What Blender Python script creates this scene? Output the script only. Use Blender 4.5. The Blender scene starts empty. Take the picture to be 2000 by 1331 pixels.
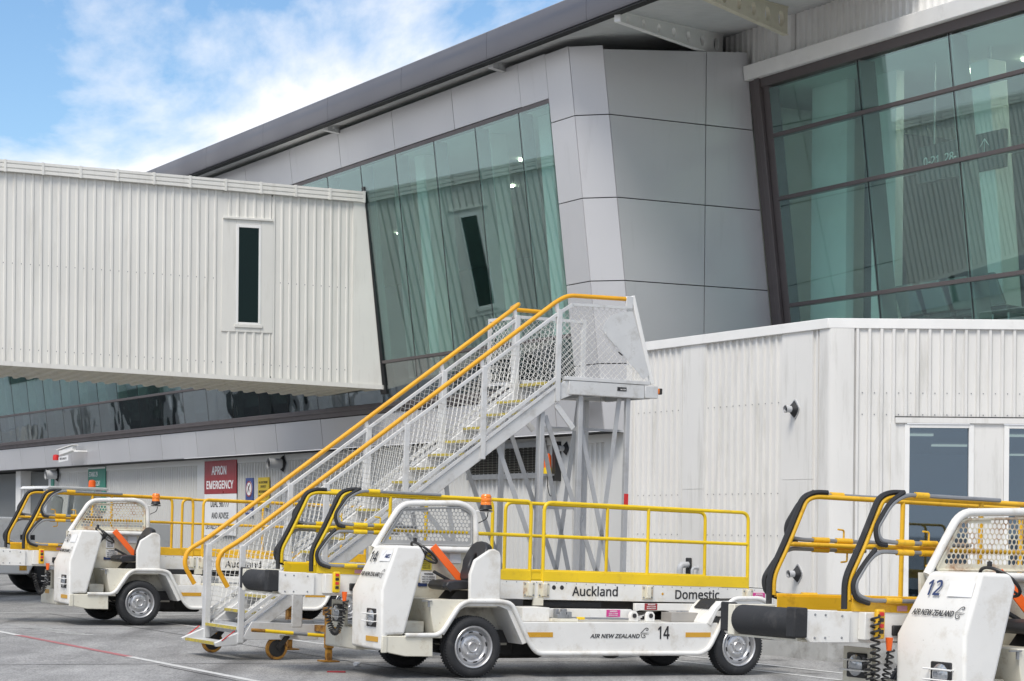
import bpy, math, random
from mathutils import Vector as V, Matrix
random.seed(7)
S = bpy.context.scene
COL = S.collection
# ------------------------------------------------------------------ camera
EYE = 1.635
ROLL = math.radians(0.5)
cam = bpy.data.objects.new('camera', bpy.data.cameras.new('camera'))
COL.objects.link(cam)
cam.data.sensor_width = 36.0
cam.data.lens = 78.05
cam.data.shift_y = 0.18225
cam.data.clip_end = 3000
cr, sr = math.cos(ROLL), math.sin(ROLL)
cam.matrix_world = Matrix(((cr, -sr, 0, 0), (0, 0, -1, 0), (sr, cr, 0, EYE), (0, 0, 0, 1)))
S.camera = cam
# ------------------------------------------------------------------ light
SUN_EL, SUN_AZ = math.radians(54), math.radians(204)      # azimuth clockwise from +Y: behind the camera, to its left
sd = V((math.sin(SUN_AZ) * math.cos(SUN_EL), math.cos(SUN_AZ) * math.cos(SUN_EL), math.sin(SUN_EL)))
sun = bpy.data.objects.new('sun', bpy.data.lights.new('sun', 'SUN'))
COL.objects.link(sun)
sun.data.energy = 2.1
sun.data.angle = math.radians(24)
sun.data.color = (1.0, 0.94, 0.85)
sun.rotation_euler = (-sd).to_track_quat('-Z', 'Y').to_euler()
w = bpy.data.worlds.new('World'); S.world = w; w.use_nodes = True
nt = w.node_tree; N = nt.nodes; L = nt.links
bg = N['Background']; bg.inputs['Strength'].default_value = 0.13
sky = N.new('ShaderNodeTexSky'); sky.sky_type = 'NISHITA'; sky.sun_disc = False
sky.sun_elevation = SUN_EL; sky.sun_rotation = SUN_AZ; sky.ozone_density = 2.0; sky.dust_density = 0.4
tc = N.new('ShaderNodeTexCoord')
mp = N.new('ShaderNodeMapping'); mp.inputs['Scale'].default_value = (5.5, 5.5, 9.0); mp.inputs['Location'].default_value = (9.9, 8.1, 2.5)
n1 = N.new('ShaderNodeTexNoise'); n1.inputs['Scale'].default_value = 1.0; n1.inputs['Detail'].default_value = 9; n1.inputs['Roughness'].default_value = 0.57
n1.inputs['Distortion'].default_value = 0.25
sp = N.new('ShaderNodeSeparateXYZ')
hz = N.new('ShaderNodeMapRange'); hz.inputs['From Min'].default_value = 0.10; hz.inputs['From Max'].default_value = 0.25
hz.inputs['To Min'].default_value = 0.23; hz.inputs['To Max'].default_value = 0.04
ad = N.new('ShaderNodeMath'); ad.operation = 'ADD'
rp = N.new('ShaderNodeValToRGB'); rp.color_ramp.elements[0].position = 0.48; rp.color_ramp.elements[1].position = 0.61
n2 = N.new('ShaderNodeTexNoise'); n2.inputs['Scale'].default_value = 2.3; n2.inputs['Detail'].default_value = 6
cc = N.new('ShaderNodeMixRGB'); cc.inputs[1].default_value = (5.0, 5.2, 5.8, 1); cc.inputs[2].default_value = (6.8, 6.75, 6.65, 1)
hs = N.new('ShaderNodeHueSaturation'); hs.inputs['Saturation'].default_value = 1.15; hs.inputs['Value'].default_value = 0.86
mx = N.new('ShaderNodeMixRGB')
L.new(tc.outputs['Generated'], mp.inputs['Vector']); L.new(mp.outputs[0], n1.inputs['Vector']); L.new(mp.outputs[0], n2.inputs['Vector'])
L.new(tc.outputs['Generated'], sp.inputs[0]); L.new(sp.outputs['Z'], hz.inputs['Value'])
L.new(n1.outputs['Fac'], ad.inputs[0]); L.new(hz.outputs[0], ad.inputs[1]); L.new(ad.outputs[0], rp.inputs['Fac'])
L.new(n2.outputs['Fac'], cc.inputs[0])
L.new(sky.outputs[0], hs.inputs['Color']); L.new(hs.outputs[0], mx.inputs[1]); L.new(cc.outputs[0], mx.inputs[2]); L.new(rp.outputs['Color'], mx.inputs[0])
L.new(mx.outputs[0], bg.inputs['Color'])
S.view_settings.view_transform = 'Standard'; S.view_settings.look = 'None'; S.view_settings.gamma = 1
S.view_settings.exposure = 0.5
S.view_settings.use_curve_mapping = False
# ------------------------------------------------------------------ materials
def srgb(r, g, b):
    f = lambda c: (c / 255 / 12.92) if c / 255 <= 0.04045 else ((c / 255 + 0.055) / 1.055) ** 2.4
    return (f(r), f(g), f(b), 1)
MATS = {}
def mat(name, col, rough=0.5, metal=0.0, var=0.08, scale=3.0, dirt=None, dirt_amt=0.0, dirt_scale=2.0, streak=False, bump=0.0, bump_scale=60.0, spec=0.5, coat=0.0, fine=0.0, rnd=0.0, scuff=None):
    m = bpy.data.materials.new(name); m.use_nodes = True
    nt = m.node_tree; N = nt.nodes; L = nt.links
    b = N['Principled BSDF']
    b.inputs['Roughness'].default_value = rough; b.inputs['Metallic'].default_value = metal
    b.inputs['Specular IOR Level'].default_value = spec
    if coat: b.inputs['Coat Weight'].default_value = coat; b.inputs['Coat Roughness'].default_value = 0.15
    tc = N.new('ShaderNodeTexCoord')
    if len(col) == 3: col = (*col, 1)
    nz = N.new('ShaderNodeTexNoise'); nz.inputs['Scale'].default_value = scale; nz.inputs['Detail'].default_value = 6
    L.new(tc.outputs['Object'], nz.inputs['Vector'])
    r = N.new('ShaderNodeMapRange'); r.inputs['From Min'].default_value = 0.3; r.inputs['From Max'].default_value = 0.7
    r.inputs['To Min'].default_value = 1 - var; r.inputs['To Max'].default_value = 1 + var
    L.new(nz.outputs['Fac'], r.inputs['Value'])
    mu = N.new('ShaderNodeMixRGB'); mu.blend_type = 'MULTIPLY'; mu.inputs[0].default_value = 1; mu.inputs[1].default_value = col
    L.new(r.outputs[0], mu.inputs[2]); out = mu.outputs[0]
    rr = N.new('ShaderNodeMapRange'); rr.inputs['From Min'].default_value = 0.3; rr.inputs['From Max'].default_value = 0.7
    rr.inputs['To Min'].default_value = max(0.02, rough - 0.08); rr.inputs['To Max'].default_value = min(1, rough + 0.1)
    L.new(nz.outputs['Fac'], rr.inputs['Value']); L.new(rr.outputs[0], b.inputs['Roughness'])
    if dirt:
        d = N.new('ShaderNodeTexNoise'); d.inputs['Scale'].default_value = dirt_scale; d.inputs['Detail'].default_value = 9; d.inputs['Roughness'].default_value = 0.68
        mp = N.new('ShaderNodeMapping'); mp.inputs['Scale'].default_value = (6, 6, 0.7) if streak else (1, 1, 1)
        mp.inputs['Location'].default_value = (random.random() * 9, 3, 1)
        L.new(tc.outputs['Object'], mp.inputs[0]); L.new(mp.outputs[0], d.inputs['Vector'])
        dr = N.new('ShaderNodeMapRange'); dr.inputs['From Min'].default_value = 0.62 - dirt_amt * 0.3; dr.inputs['From Max'].default_value = 0.82 - dirt_amt * 0.25
        dr.inputs['To Max'].default_value = min(1.0, 0.35 + dirt_amt)
        L.new(d.outputs['Fac'], dr.inputs['Value'])
        dm = N.new('ShaderNodeMixRGB'); L.new(dr.outputs[0], dm.inputs[0]); L.new(out, dm.inputs[1]); dm.inputs[2].default_value = (*dirt[:3], 1)
        out = dm.outputs[0]
    if fine:
        fz = N.new('ShaderNodeTexNoise'); fz.inputs['Scale'].default_value = bump_scale; fz.inputs['Detail'].default_value = 4
        L.new(tc.outputs['Object'], fz.inputs['Vector'])
        fr = N.new('ShaderNodeMapRange'); fr.inputs['From Min'].default_value = 0.3; fr.inputs['From Max'].default_value = 0.7
        fr.inputs['To Min'].default_value = 1 - fine; fr.inputs['To Max'].default_value = 1 + fine
        L.new(fz.outputs['Fac'], fr.inputs['Value'])
        fm = N.new('ShaderNodeMixRGB'); fm.blend_type = 'MULTIPLY'; fm.inputs[0].default_value = 1
        L.new(out, fm.inputs[1]); L.new(fr.outputs[0], fm.inputs[2]); out = fm.outputs[0]
    if rnd:
        oi = N.new('ShaderNodeObjectInfo'); orr = N.new('ShaderNodeMapRange'); orr.inputs['To Min'].default_value = 1 - rnd; orr.inputs['To Max'].default_value = 1 + rnd
        L.new(oi.outputs['Random'], orr.inputs['Value'])
        om = N.new('ShaderNodeMixRGB'); om.blend_type = 'MULTIPLY'; om.inputs[0].default_value = 1
        L.new(out, om.inputs[1]); L.new(orr.outputs[0], om.inputs[2]); out = om.outputs[0]
    if scuff:
        sc = N.new('ShaderNodeTexNoise'); sc.inputs['Scale'].default_value = 14; sc.inputs['Detail'].default_value = 8; sc.inputs['Roughness'].default_value = 0.8
        sm = N.new('ShaderNodeMapping'); sm.inputs['Scale'].default_value = (1, 1, 2.6); sm.inputs['Location'].default_value = (4, 1, 7)
        L.new(tc.outputs['Object'], sm.inputs[0]); L.new(sm.outputs[0], sc.inputs['Vector'])
        sr_ = N.new('ShaderNodeMapRange'); sr_.inputs['From Min'].default_value = 0.625; sr_.inputs['From Max'].default_value = 0.70; sr_.inputs['To Max'].default_value = 0.75
        L.new(sc.outputs['Fac'], sr_.inputs['Value'])
        sx = N.new('ShaderNodeMixRGB'); L.new(sr_.outputs[0], sx.inputs[0]); L.new(out, sx.inputs[1]); sx.inputs[2].default_value = (*scuff[:3], 1); out = sx.outputs[0]
    L.new(out, b.inputs['Base Color'])
    if bump:
        bz = N.new('ShaderNodeTexNoise'); bz.inputs['Scale'].default_value = bump_scale; bz.inputs['Detail'].default_value = 4
        L.new(tc.outputs['Object'], bz.inputs['Vector'])
        bp = N.new('ShaderNodeBump'); bp.inputs['Strength'].default_value = bump; bp.inputs['Distance'].default_value = 0.01
        L.new(bz.outputs['Fac'], bp.inputs['Height']); L.new(bp.outputs[0], b.inputs['Normal'])
    MATS[name] = m
    return m
RUST = (0.16, 0.055, 0.015)
GRIME = (0.20, 0.17, 0.12)
mat('van_white', (0.79, 0.78, 0.74), 0.34, var=0.04, dirt=(0.46, 0.40, 0.30), dirt_amt=0.36, dirt_scale=3.0, bump=0.05, bump_scale=7, coat=0.12, scuff=(0.22, 0.19, 0.15))
mat('old_white', (0.72, 0.69, 0.58), 0.42, scuff=(0.2, 0.12, 0.06), var=0.06, dirt=(0.36, 0.26, 0.13), dirt_amt=0.32, dirt_scale=4)
mat('beam_white', (0.77, 0.76, 0.72), 0.38, var=0.05, dirt=(0.52, 0.42, 0.24), dirt_amt=0.32, dirt_scale=3, scuff=(0.25, 0.2, 0.13))
mat('inner_white', (0.55, 0.53, 0.46), 0.55, var=0.1, dirt=(0.14, 0.11, 0.08), dirt_amt=0.35, dirt_scale=5)
mat('yellow_lemon', (0.80, 0.55, 0.010), 0.38, var=0.06, dirt=(0.50, 0.30, 0.03), dirt_amt=0.25, dirt_scale=6, scuff=(0.28, 0.16, 0.05))
mat('yellow_amber', (0.80, 0.46, 0.018), 0.38, var=0.06, dirt=(0.28, 0.10, 0.015), dirt_amt=0.30, dirt_scale=7, scuff=(0.16, 0.07, 0.02))
mat('yellow_rail', (0.78, 0.38, 0.012), 0.36, var=0.06, dirt=(0.55, 0.26, 0.04), dirt_amt=0.3, dirt_scale=5, scuff=(0.32, 0.2, 0.1))
mat('yellow_rust', (0.40, 0.20, 0.025), 0.65, var=0.2, dirt=(0.10, 0.04, 0.012), dirt_amt=0.75, dirt_scale=12, bump=0.3, bump_scale=70)
mat('reflector', (0.62, 0.33, 0.03), 0.3, var=0.05)
mat('rusty_sheet', (0.70, 0.66, 0.52), 0.5, var=0.06, dirt=(0.30, 0.10, 0.01), dirt_amt=0.55, dirt_scale=7)
mat('grey_sheet', (0.36, 0.36, 0.35), 0.5, var=0.08)
mat('rubber', (0.022, 0.023, 0.025), 0.72, var=0.2, dirt=(0.10, 0.095, 0.09), dirt_amt=0.2, dirt_scale=5, bump=0.25, bump_scale=60)
mat('vinyl', (0.025, 0.025, 0.028), 0.42, var=0.15, bump=0.1, bump_scale=120)
mat('black', (0.02, 0.02, 0.021), 0.5, var=0.1)
mat('underside', (0.035, 0.034, 0.032), 0.8, var=0.4, dirt=(0.12, 0.09, 0.06), dirt_amt=0.3)
mat('rim_silver', (0.55, 0.55, 0.55), 0.38, metal=0.7, var=0.1, dirt=(0.25, 0.22, 0.19), dirt_amt=0.2, dirt_scale=11)
mat('steel', (0.55, 0.56, 0.57), 0.42, metal=0.75, var=0.1, scale=8)
mat('tube_grey', (0.27, 0.28, 0.29), 0.48, metal=0.35, var=0.12, scale=10)
mat('stair_alu', (0.66, 0.665, 0.66), 0.44, metal=0.25, var=0.07, dirt=(0.36, 0.34, 0.30), dirt_amt=0.3, dirt_scale=5, scuff=(0.25, 0.23, 0.2))
mat('stair_leg', (0.46, 0.47, 0.48), 0.5, metal=0.3, var=0.08, dirt=(0.22, 0.2, 0.18), dirt_amt=0.22)
mat('wire', (0.82, 0.81, 0.77), 0.45, metal=0.1, var=0.08)
mat('grit_yellow', (0.45, 0.36, 0.05), 0.85, var=0.25, scale=30, dirt=(0.25, 0.23, 0.18), dirt_amt=0.5, dirt_scale=12)
mat('orange', (0.85, 0.13, 0.012), 0.45, var=0.04)
mat('amber_lens', (0.90, 0.22, 0.01), 0.12, var=0.05, coat=0.5)
mat('lens', (0.42, 0.44, 0.46), 0.10, metal=0.5, var=0.1, coat=1)
mat('ink', (0.018, 0.018, 0.02), 0.45, var=0.05)
mat('navy', (0.03, 0.05, 0.14), 0.45, var=0.05)
mat('white_print', (0.80, 0.80, 0.79), 0.5, var=0.03)
mat('pink', (0.62, 0.05, 0.27), 0.45, var=0.08)
mat('pink_pale', (0.66, 0.33, 0.40), 0.5, var=0.08)
mat('red_tape', (0.62, 0.025, 0.025), 0.4, var=0.06)
mat('sign_red', (0.30, 0.022, 0.028), 0.35, var=0.05, dirt=(0.36, 0.1, 0.1), dirt_amt=0.1, dirt_scale=1)
mat('sign_green', (0.03, 0.21, 0.15), 0.4, var=0.05)
mat('sign_blue', (0.04, 0.075, 0.25), 0.4, var=0.05)
mat('sign_yellow', (0.62, 0.45, 0.02), 0.4, var=0.05)
mat('sticker_yellow', (0.70, 0.58, 0.06), 0.5, var=0.05)
mat('cream_clad', (0.73, 0.72, 0.672), 0.42, var=0.035, scale=0.8, dirt=(0.55, 0.535, 0.48), dirt_amt=0.30, dirt_scale=1.0, rnd=0.02, streak=True)
mat('white_clad', (0.73, 0.72, 0.69), 0.42, var=0.035, scale=0.8, dirt=(0.50, 0.49, 0.45), dirt_amt=0.36, dirt_scale=1.0, rnd=0.02, streak=True)
mat('grey_clad', (0.60, 0.60, 0.58), 0.45, var=0.03, scale=0.8, dirt=(0.38, 0.38, 0.36), dirt_amt=0.12, dirt_scale=1.2, streak=True)
mat('trim_white', (0.82, 0.815, 0.79), 0.4, var=0.03, dirt=(0.45, 0.43, 0.4), dirt_amt=0.1)
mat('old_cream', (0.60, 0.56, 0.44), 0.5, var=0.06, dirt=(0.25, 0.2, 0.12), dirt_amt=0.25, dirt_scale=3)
mat('soffit', (0.55, 0.555, 0.55), 0.5, var=0.05)
mat('alu_panel', (0.56, 0.56, 0.57), 0.36, metal=0.25, var=0.03, scale=0.6, rnd=0.035, dirt=(0.42, 0.42, 0.42), dirt_amt=0.12, dirt_scale=0.8, streak=True, bump=0.04, bump_scale=0.9)
mat('fascia_grey', (0.11, 0.11, 0.125), 0.33, metal=0.45, var=0.07, scale=0.5)
mat('frame_brown', (0.115, 0.10, 0.10), 0.45, metal=0.3, var=0.06)
mat('joint_black', (0.012, 0.012, 0.013), 0.8, var=0.1)
mat('interior_white', (0.62, 0.66, 0.63), 0.6, var=0.04)
mat('interior_grey', (0.17, 0.18, 0.18), 0.6, var=0.1)
mat('interior_dark', (0.06, 0.063, 0.065), 0.6, var=0.2)
mat('carpet', (0.12, 0.125, 0.13), 0.9, var=0.2)
mat('louvre', (0.05, 0.048, 0.04), 0.6, var=0.1)
mat('concrete', (0.40, 0.40, 0.385), 0.85, var=0.12, dirt=(0.13, 0.12, 0.10), dirt_amt=0.35, dirt_scale=3, bump=0.2, bump_scale=30)
mat('pvc', (0.50, 0.51, 0.52), 0.4, var=0.05)
mat('lamp_cream', (0.66, 0.60, 0.40), 0.4, var=0.05)
mat('line_white', (0.62, 0.62, 0.60), 0.7, var=0.08, dirt=(0.20, 0.20, 0.2), dirt_amt=0.4, dirt_scale=14)
mat('line_red', (0.46, 0.14, 0.15), 0.7, var=0.1, dirt=(0.22, 0.17, 0.17), dirt_amt=0.55, dirt_scale=14)
mat('checker', (0.42, 0.40, 0.37), 0.45, metal=0.5, var=0.15)
mat('cab_dark', (0.10, 0.105, 0.12), 0.5, var=0.1)
mat('tug_grey', (0.80, 0.80, 0.78), 0.4, var=0.04, dirt=(0.3, 0.28, 0.24), dirt_amt=0.2)
def emit(name, col, k):
    m = bpy.data.materials.new(name); m.use_nodes = True
    b = m.node_tree.nodes['Principled BSDF']; b.inputs['Base Color'].default_value = (*col, 1)
    b.inputs['Emission Color'].default_value = (*col, 1); b.inputs['Emission Strength'].default_value = k
    MATS[name] = m
emit('lamp_lit', (1.0, 0.92, 0.72), 13.0)
emit('tube_lit', (1.0, 0.86, 0.62), 0.9)
def glass(name, tint, ior=1.9, wav=0.02, wscale=0.9, base=0.0, refl=(0.92, 0.95, 0.95)):
    m = bpy.data.materials.new(name); m.use_nodes = True
    nt = m.node_tree; N = nt.nodes; L = nt.links
    for n in list(N): N.remove(n)
    o = N.new('ShaderNodeOutputMaterial'); t = N.new('ShaderNodeBsdfTransparent'); t.inputs[0].default_value = (*tint, 1)
    g = N.new('ShaderNodeBsdfGlossy'); g.inputs['Roughness'].default_value = 0.015; g.inputs['Color'].default_value = (*refl, 1)
    f = N.new('ShaderNodeLayerWeight'); f.inputs['Blend'].default_value = 0.5
    pw = N.new('ShaderNodeMath'); pw.operation = 'POWER'; pw.inputs[1].default_value = 5.0; L.new(f.outputs['Facing'], pw.inputs[0])
    x = N.new('ShaderNodeMixShader')
    tc = N.new('ShaderNodeTexCoord'); z = N.new('ShaderNodeTexNoise'); z.inputs['Scale'].default_value = wscale; z.inputs['Detail'].default_value = 1
    bp = N.new('ShaderNodeBump'); bp.inputs['Strength'].default_value = 1.0; bp.inputs['Distance'].default_value = wav
    oi = N.new('ShaderNodeObjectInfo'); va = N.new('ShaderNodeVectorMath'); va.operation = 'ADD'; vs_ = N.new('ShaderNodeMath'); vs_.operation = 'MULTIPLY'; vs_.inputs[1].default_value = 40
    L.new(oi.outputs['Random'], vs_.inputs[0]); L.new(tc.outputs['Object'], va.inputs[0]); L.new(vs_.outputs[0], va.inputs[1])
    L.new(va.outputs[0], z.inputs['Vector']); L.new(z.outputs['Fac'], bp.inputs['Height'])
    L.new(bp.outputs[0], g.inputs['Normal'])
    mr = N.new('ShaderNodeMapRange'); mr.inputs['To Min'].default_value = base; mr.inputs['To Max'].default_value = 1
    L.new(pw.outputs[0], mr.inputs['Value']); L.new(mr.outputs[0], x.inputs[0])
    L.new(t.outputs[0], x.inputs[1]); L.new(g.outputs[0], x.inputs[2]); L.new(x.outputs[0], o.inputs[0])
    MATS[name] = m
glass('curtain_glass', (0.80, 0.95, 0.91), 0, 0.0006, 0.5, 0.125, (0.82, 0.94, 0.97))
glass('lower_glass', (0.50, 0.58, 0.58), 0, 0.005, 1.6, 0.22)
glass('office_glass', (0.46, 0.56, 0.62), 0, 0.001, 0.6, 0.17, (0.58, 0.70, 0.82))
glass('bridge_glass', (0.28, 0.44, 0.45), 0, 0.001, 0.6, 0.02, (0.6, 0.9, 0.9))
glass('cab_glass', (0.86, 0.88, 0.87), 0, 0.0005, 0.6, 0.04)
# asphalt
def asphalt():
    m = bpy.data.materials.new('asphalt'); m.use_nodes = True
    nt = m.node_tree; N = nt.nodes; L = nt.links; b = N['Principled BSDF']
    tc = N.new('ShaderNodeTexCoord')
    def noise(s, d=6, ro=0.6, sc=None):
        z = N.new('ShaderNodeTexNoise'); z.inputs['Scale'].default_value = s; z.inputs['Detail'].default_value = d; z.inputs['Roughness'].default_value = ro
        if sc:
            mp = N.new('ShaderNodeMapping'); mp.inputs['Scale'].default_value = sc; mp.inputs['Rotation'].default_value = (0, 0, math.radians(28.5))
            L.new(tc.outputs['Object'], mp.inputs[0]); L.new(mp.outputs[0], z.inputs['Vector'])
        else: L.new(tc.outputs['Object'], z.inputs['Vector'])
        return z.outputs['Fac']
    def ramp(src, a, b_, lo, hi):
        r = N.new('ShaderNodeMapRange'); r.inputs['From Min'].default_value = a; r.inputs['From Max'].default_value = b_
        r.inputs['To Min'].default_value = lo; r.inputs['To Max'].default_value = hi; L.new(src, r.inputs['Value']); return r.outputs[0]
    def mul(a, b_):
        k = N.new('ShaderNodeMath'); k.operation = 'MULTIPLY'; L.new(a, k.inputs[0]); L.new(b_, k.inputs[1]); return k.outputs[0]
    v = ramp(noise(0.35, 6, 0.6), 0.3, 0.7, 0.84, 1.14)
    v = mul(v, ramp(noise(2.2, 8, 0.7, (1, 0.25, 1)), 0.34, 0.66, 0.76, 1.18))
    v = mul(v, ramp(noise(38, 4, 0.75), 0.34, 0.66, 0.50, 1.5))
    v = mul(v, ramp(noise(150, 3, 0.7), 0.35, 0.65, 0.60, 1.42))
    v = mul(v, ramp(noise(0.9, 10, 0.75), 0.60, 0.74, 1.0, 0.62))
    v = mul(v, ramp(noise(1.5, 3, 0.4, (1, 0.035, 1)), 0.54, 0.66, 1.0, 0.60))      # tyre tracks
    vo = N.new('ShaderNodeTexVoronoi'); vo.inputs['Scale'].default_value = 0.9; vo.inputs['Randomness'].default_value = 1.0
    dn = N.new('ShaderNodeTexNoise'); dn.inputs['Scale'].default_value = 5.0; dm = N.new('ShaderNodeVectorMath'); dm.operation = 'MULTIPLY_ADD'; dm.inputs[1].default_value = (0.25, 0.25, 0)
    L.new(tc.outputs['Object'], dn.inputs['Vector']); L.new(dn.outputs['Color'], dm.inputs[0]); L.new(tc.outputs['Object'], dm.inputs[2]); L.new(dm.outputs[0], vo.inputs['Vector'])
    v = mul(v, ramp(vo.outputs['Distance'], 0.05, 0.19, 0.42, 1.0))                  # oil drips
    k = N.new('ShaderNodeMixRGB'); k.blend_type = 'MULTIPLY'; k.inputs[0].default_value = 1; k.inputs[1].default_value = (0.29, 0.287, 0.28, 1)
    L.new(v, k.inputs[2]); L.new(k.outputs[0], b.inputs['Base Color']); b.inputs['Roughness'].default_value = 0.86
    bp = N.new('ShaderNodeBump'); bp.inputs['Strength'].default_value = 0.35; bp.inputs['Distance'].default_value = 0.006
    L.new(noise(110, 3, 0.7), bp.inputs['Height']); L.new(bp.outputs[0], b.inputs['Normal'])
    MATS['asphalt'] = m
asphalt()
# ------------------------------------------------------------------ mesh helpers
def fillet(pts, rad, n=5, closed=False):
    pts = [V(p) for p in pts]; out = []; m = len(pts)
    rads = rad if isinstance(rad, (list, tuple)) else [rad] * m
    for i, p in enumerate(pts):
        if not closed and i in (0, m - 1): out.append(p); continue
        a, b = pts[i - 1], pts[(i + 1) % m]
        u, v = (a - p), (b - p)
        r = min(rads[i], u.length * 0.48, v.length * 0.48)
        if r < 1e-4: out.append(p); continue
        s, e = p + u.normalized() * r, p + v.normalized() * r
        for k in range(n + 1):
            t = k / n; out.append(s * (1 - t) ** 2 + p * (2 * t * (1 - t)) + e * t * t)
    return out
class MB:
    def __init__(s): s.v = []; s.f = []
    def add(s, vs, fs):
        o = len(s.v); s.v += [tuple(p) for p in vs]; s.f += [tuple(i + o for i in f) for f in fs]; return s
    def hexa(s, p):       # 4 bottom (ccw seen from above), 4 top
        return s.add(p, [(3, 2, 1, 0), (4, 5, 6, 7), (0, 1, 5, 4), (1, 2, 6, 5), (2, 3, 7, 6), (3, 0, 4, 7)])
    def box(s, x0, x1, y0, y1, z0, z1):
        return s.hexa([(x0, y0, z0), (x1, y0, z0), (x1, y1, z0), (x0, y1, z0), (x0, y0, z1), (x1, y0, z1), (x1, y1, z1), (x0, y1, z1)])
    def prism(s, poly, y0, y1):   # polygon in x,z extruded along y
        n = len(poly)
        vs = [(x, y0, z) for x, z in poly] + [(x, y1, z) for x, z in poly]
        ar = sum(poly[i][0] * poly[(i + 1) % n][1] - poly[(i + 1) % n][0] * poly[i][1] for i in range(n))
        fs = [tuple(range(n)), tuple(range(2 * n - 1, n - 1, -1))] + [(i, i + n, (i + 1) % n + n, (i + 1) % n) for i in range(n)]
        if ar < 0: fs = [tuple(reversed(f)) for f in fs]
        return s.add(vs, fs)
    def loft(s, A, B):    # two matching loops of 3D points, capped
        n = len(A); return s.add(list(A) + list(B), [tuple(range(n - 1, -1, -1)), tuple(range(n, 2 * n))] + [(i, (i + 1) % n, (i + 1) % n + n, i + n) for i in range(n)])
    def tube(s, pts, r, seg=8, closed=False, cap=True, flat=None):
        pts = [V(p) for p in pts]; n = len(pts); o = len(s.v)
        prev = None
        for i, p in enumerate(pts):
            if closed: t = (pts[(i + 1) % n] - pts[i - 1])
            else: t = (pts[min(i + 1, n - 1)] - pts[max(i - 1, 0)])
            t.normalize()
            if prev is None:
                up = V((0, 0, 1)) if abs(t.z) < 0.9 else V((1, 0, 0)); prev = (up - t * up.dot(t)).normalized()
            else: prev = (prev - t * prev.dot(t)).normalized()
            b = t.cross(prev)
            rr = r[i] if isinstance(r, (list, tuple)) else r
            for k in range(seg):
                an = 2 * math.pi * (k + 0.5) / seg
                s.v.append(tuple(p + prev * (rr * math.cos(an)) + b * (rr * math.sin(an))))
        for i in range(n if closed else n - 1):
            j = (i + 1) % n
            for k in range(seg):
                l = (k + 1) % seg; s.f.append((o + i * seg + k, o + i * seg + l, o + j * seg + l, o + j * seg + k))
        if cap and not closed:
            s.f.append(tuple(o + k for k in reversed(range(seg)))); s.f.append(tuple(o + (n - 1) * seg + k for k in range(seg)))
        return s
    def cyl(s, p0, p1, r, seg=16, r1=None): return s.tube([p0, p1], [r, r if r1 is None else r1], seg)
    def bar(s, p0, p1, w, h, up=(0, 0, 1)):   # rectangular bar; w across, h along up
        p0, p1 = V(p0), V(p1); t = (p1 - p0).normalized(); up = V(up); side = t.cross(up).normalized(); u = side.cross(t).normalized()
        a, b = side * (w / 2), u * (h / 2)
        return s.hexa([p0 - a - b, p0 + a - b, p1 + a - b, p1 - a - b, p0 - a + b, p0 + a + b, p1 + a + b, p1 - a + b])
    def lathe(s, prof, c, axis='y', seg=28):   # profile of (radius, offset along the axis)
        o = len(s.v); n = len(prof); c = V(c)
        for k in range(seg):
            an = 2 * math.pi * k / seg; ca, sa = math.cos(an), math.sin(an)
            for r, h in prof:
                d = V((r * ca, h, r * sa)) if axis == 'y' else (V((r * ca, r * sa, h)) if axis == 'z' else V((h, r * ca, r * sa)))
                s.v.append(tuple(c + d))
        for k in range(seg):
            l = (k + 1) % seg
            for i in range(n - 1):
                s.f.append((o + k * n + i, o + k * n + i + 1, o + l * n + i + 1, o + l * n + i))
        return s
    def quadplate(s, p, n, th):   # thin plate from a planar polygon, thickness along n
        p = [V(x) for x in p]; n = V(n).normalized() * th; return s.loft(p, [x + n for x in p])
    def mesh(s, name, m, smooth=40):
        me = bpy.data.meshes.new(name); me.from_pydata(s.v, [], s.f); me.materials.append(MATS[m])
        me.polygons.foreach_set('use_smooth', [True] * len(me.polygons)); me.set_sharp_from_angle(angle=math.radians(smooth))
        return me
    def build(s, name, m, parent=None, bevel=0, seg=2, smooth=40, label=None, kind=None):
        o = bpy.data.objects.new(name, s.mesh(name, m, smooth)); COL.objects.link(o)
        if parent: o.parent = parent
        if bevel:
            b = o.modifiers.new('bevel', 'BEVEL'); b.width = bevel; b.segments = seg; b.limit_method = 'ANGLE'; b.angle_limit = math.radians(35); b.harden_normals = False
        if label: o['label'] = label
        if kind: o['kind'] = kind
        return o
def box(name, m, parent, x0, x1, y0, y1, z0, z1, bevel=0, **k): return MB().box(x0, x1, y0, y1, z0, z1).build(name, m, parent, bevel, **k)
def share(o, parent=None, loc=None):
    c = o.copy(); COL.objects.link(c); c.parent = parent
    if loc: c.location = loc
    return c
def empty(name, loc=(0, 0, 0), M=None, label=None, cat=None, group=None):
    o = bpy.data.objects.new(name, None); COL.objects.link(o); o.empty_display_size = 0.2
    if M is not None: o.matrix_world = M
    else: o.location = loc
    if label: tag(o, label, cat, group)
    return o
def tag(o, label=None, cat=None, group=None, kind=None):
    if label: o['label'] = label
    if cat: o['category'] = cat
    if group: o['group'] = group
    if kind: o['kind'] = kind
    return o
FONT = None
try: FONT = bpy.data.fonts.load(bpy.utils.system_resource('DATAFILES', path='fonts') + '/NotoSansMath-Regular.woff2')
except Exception: FONT = None
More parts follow.
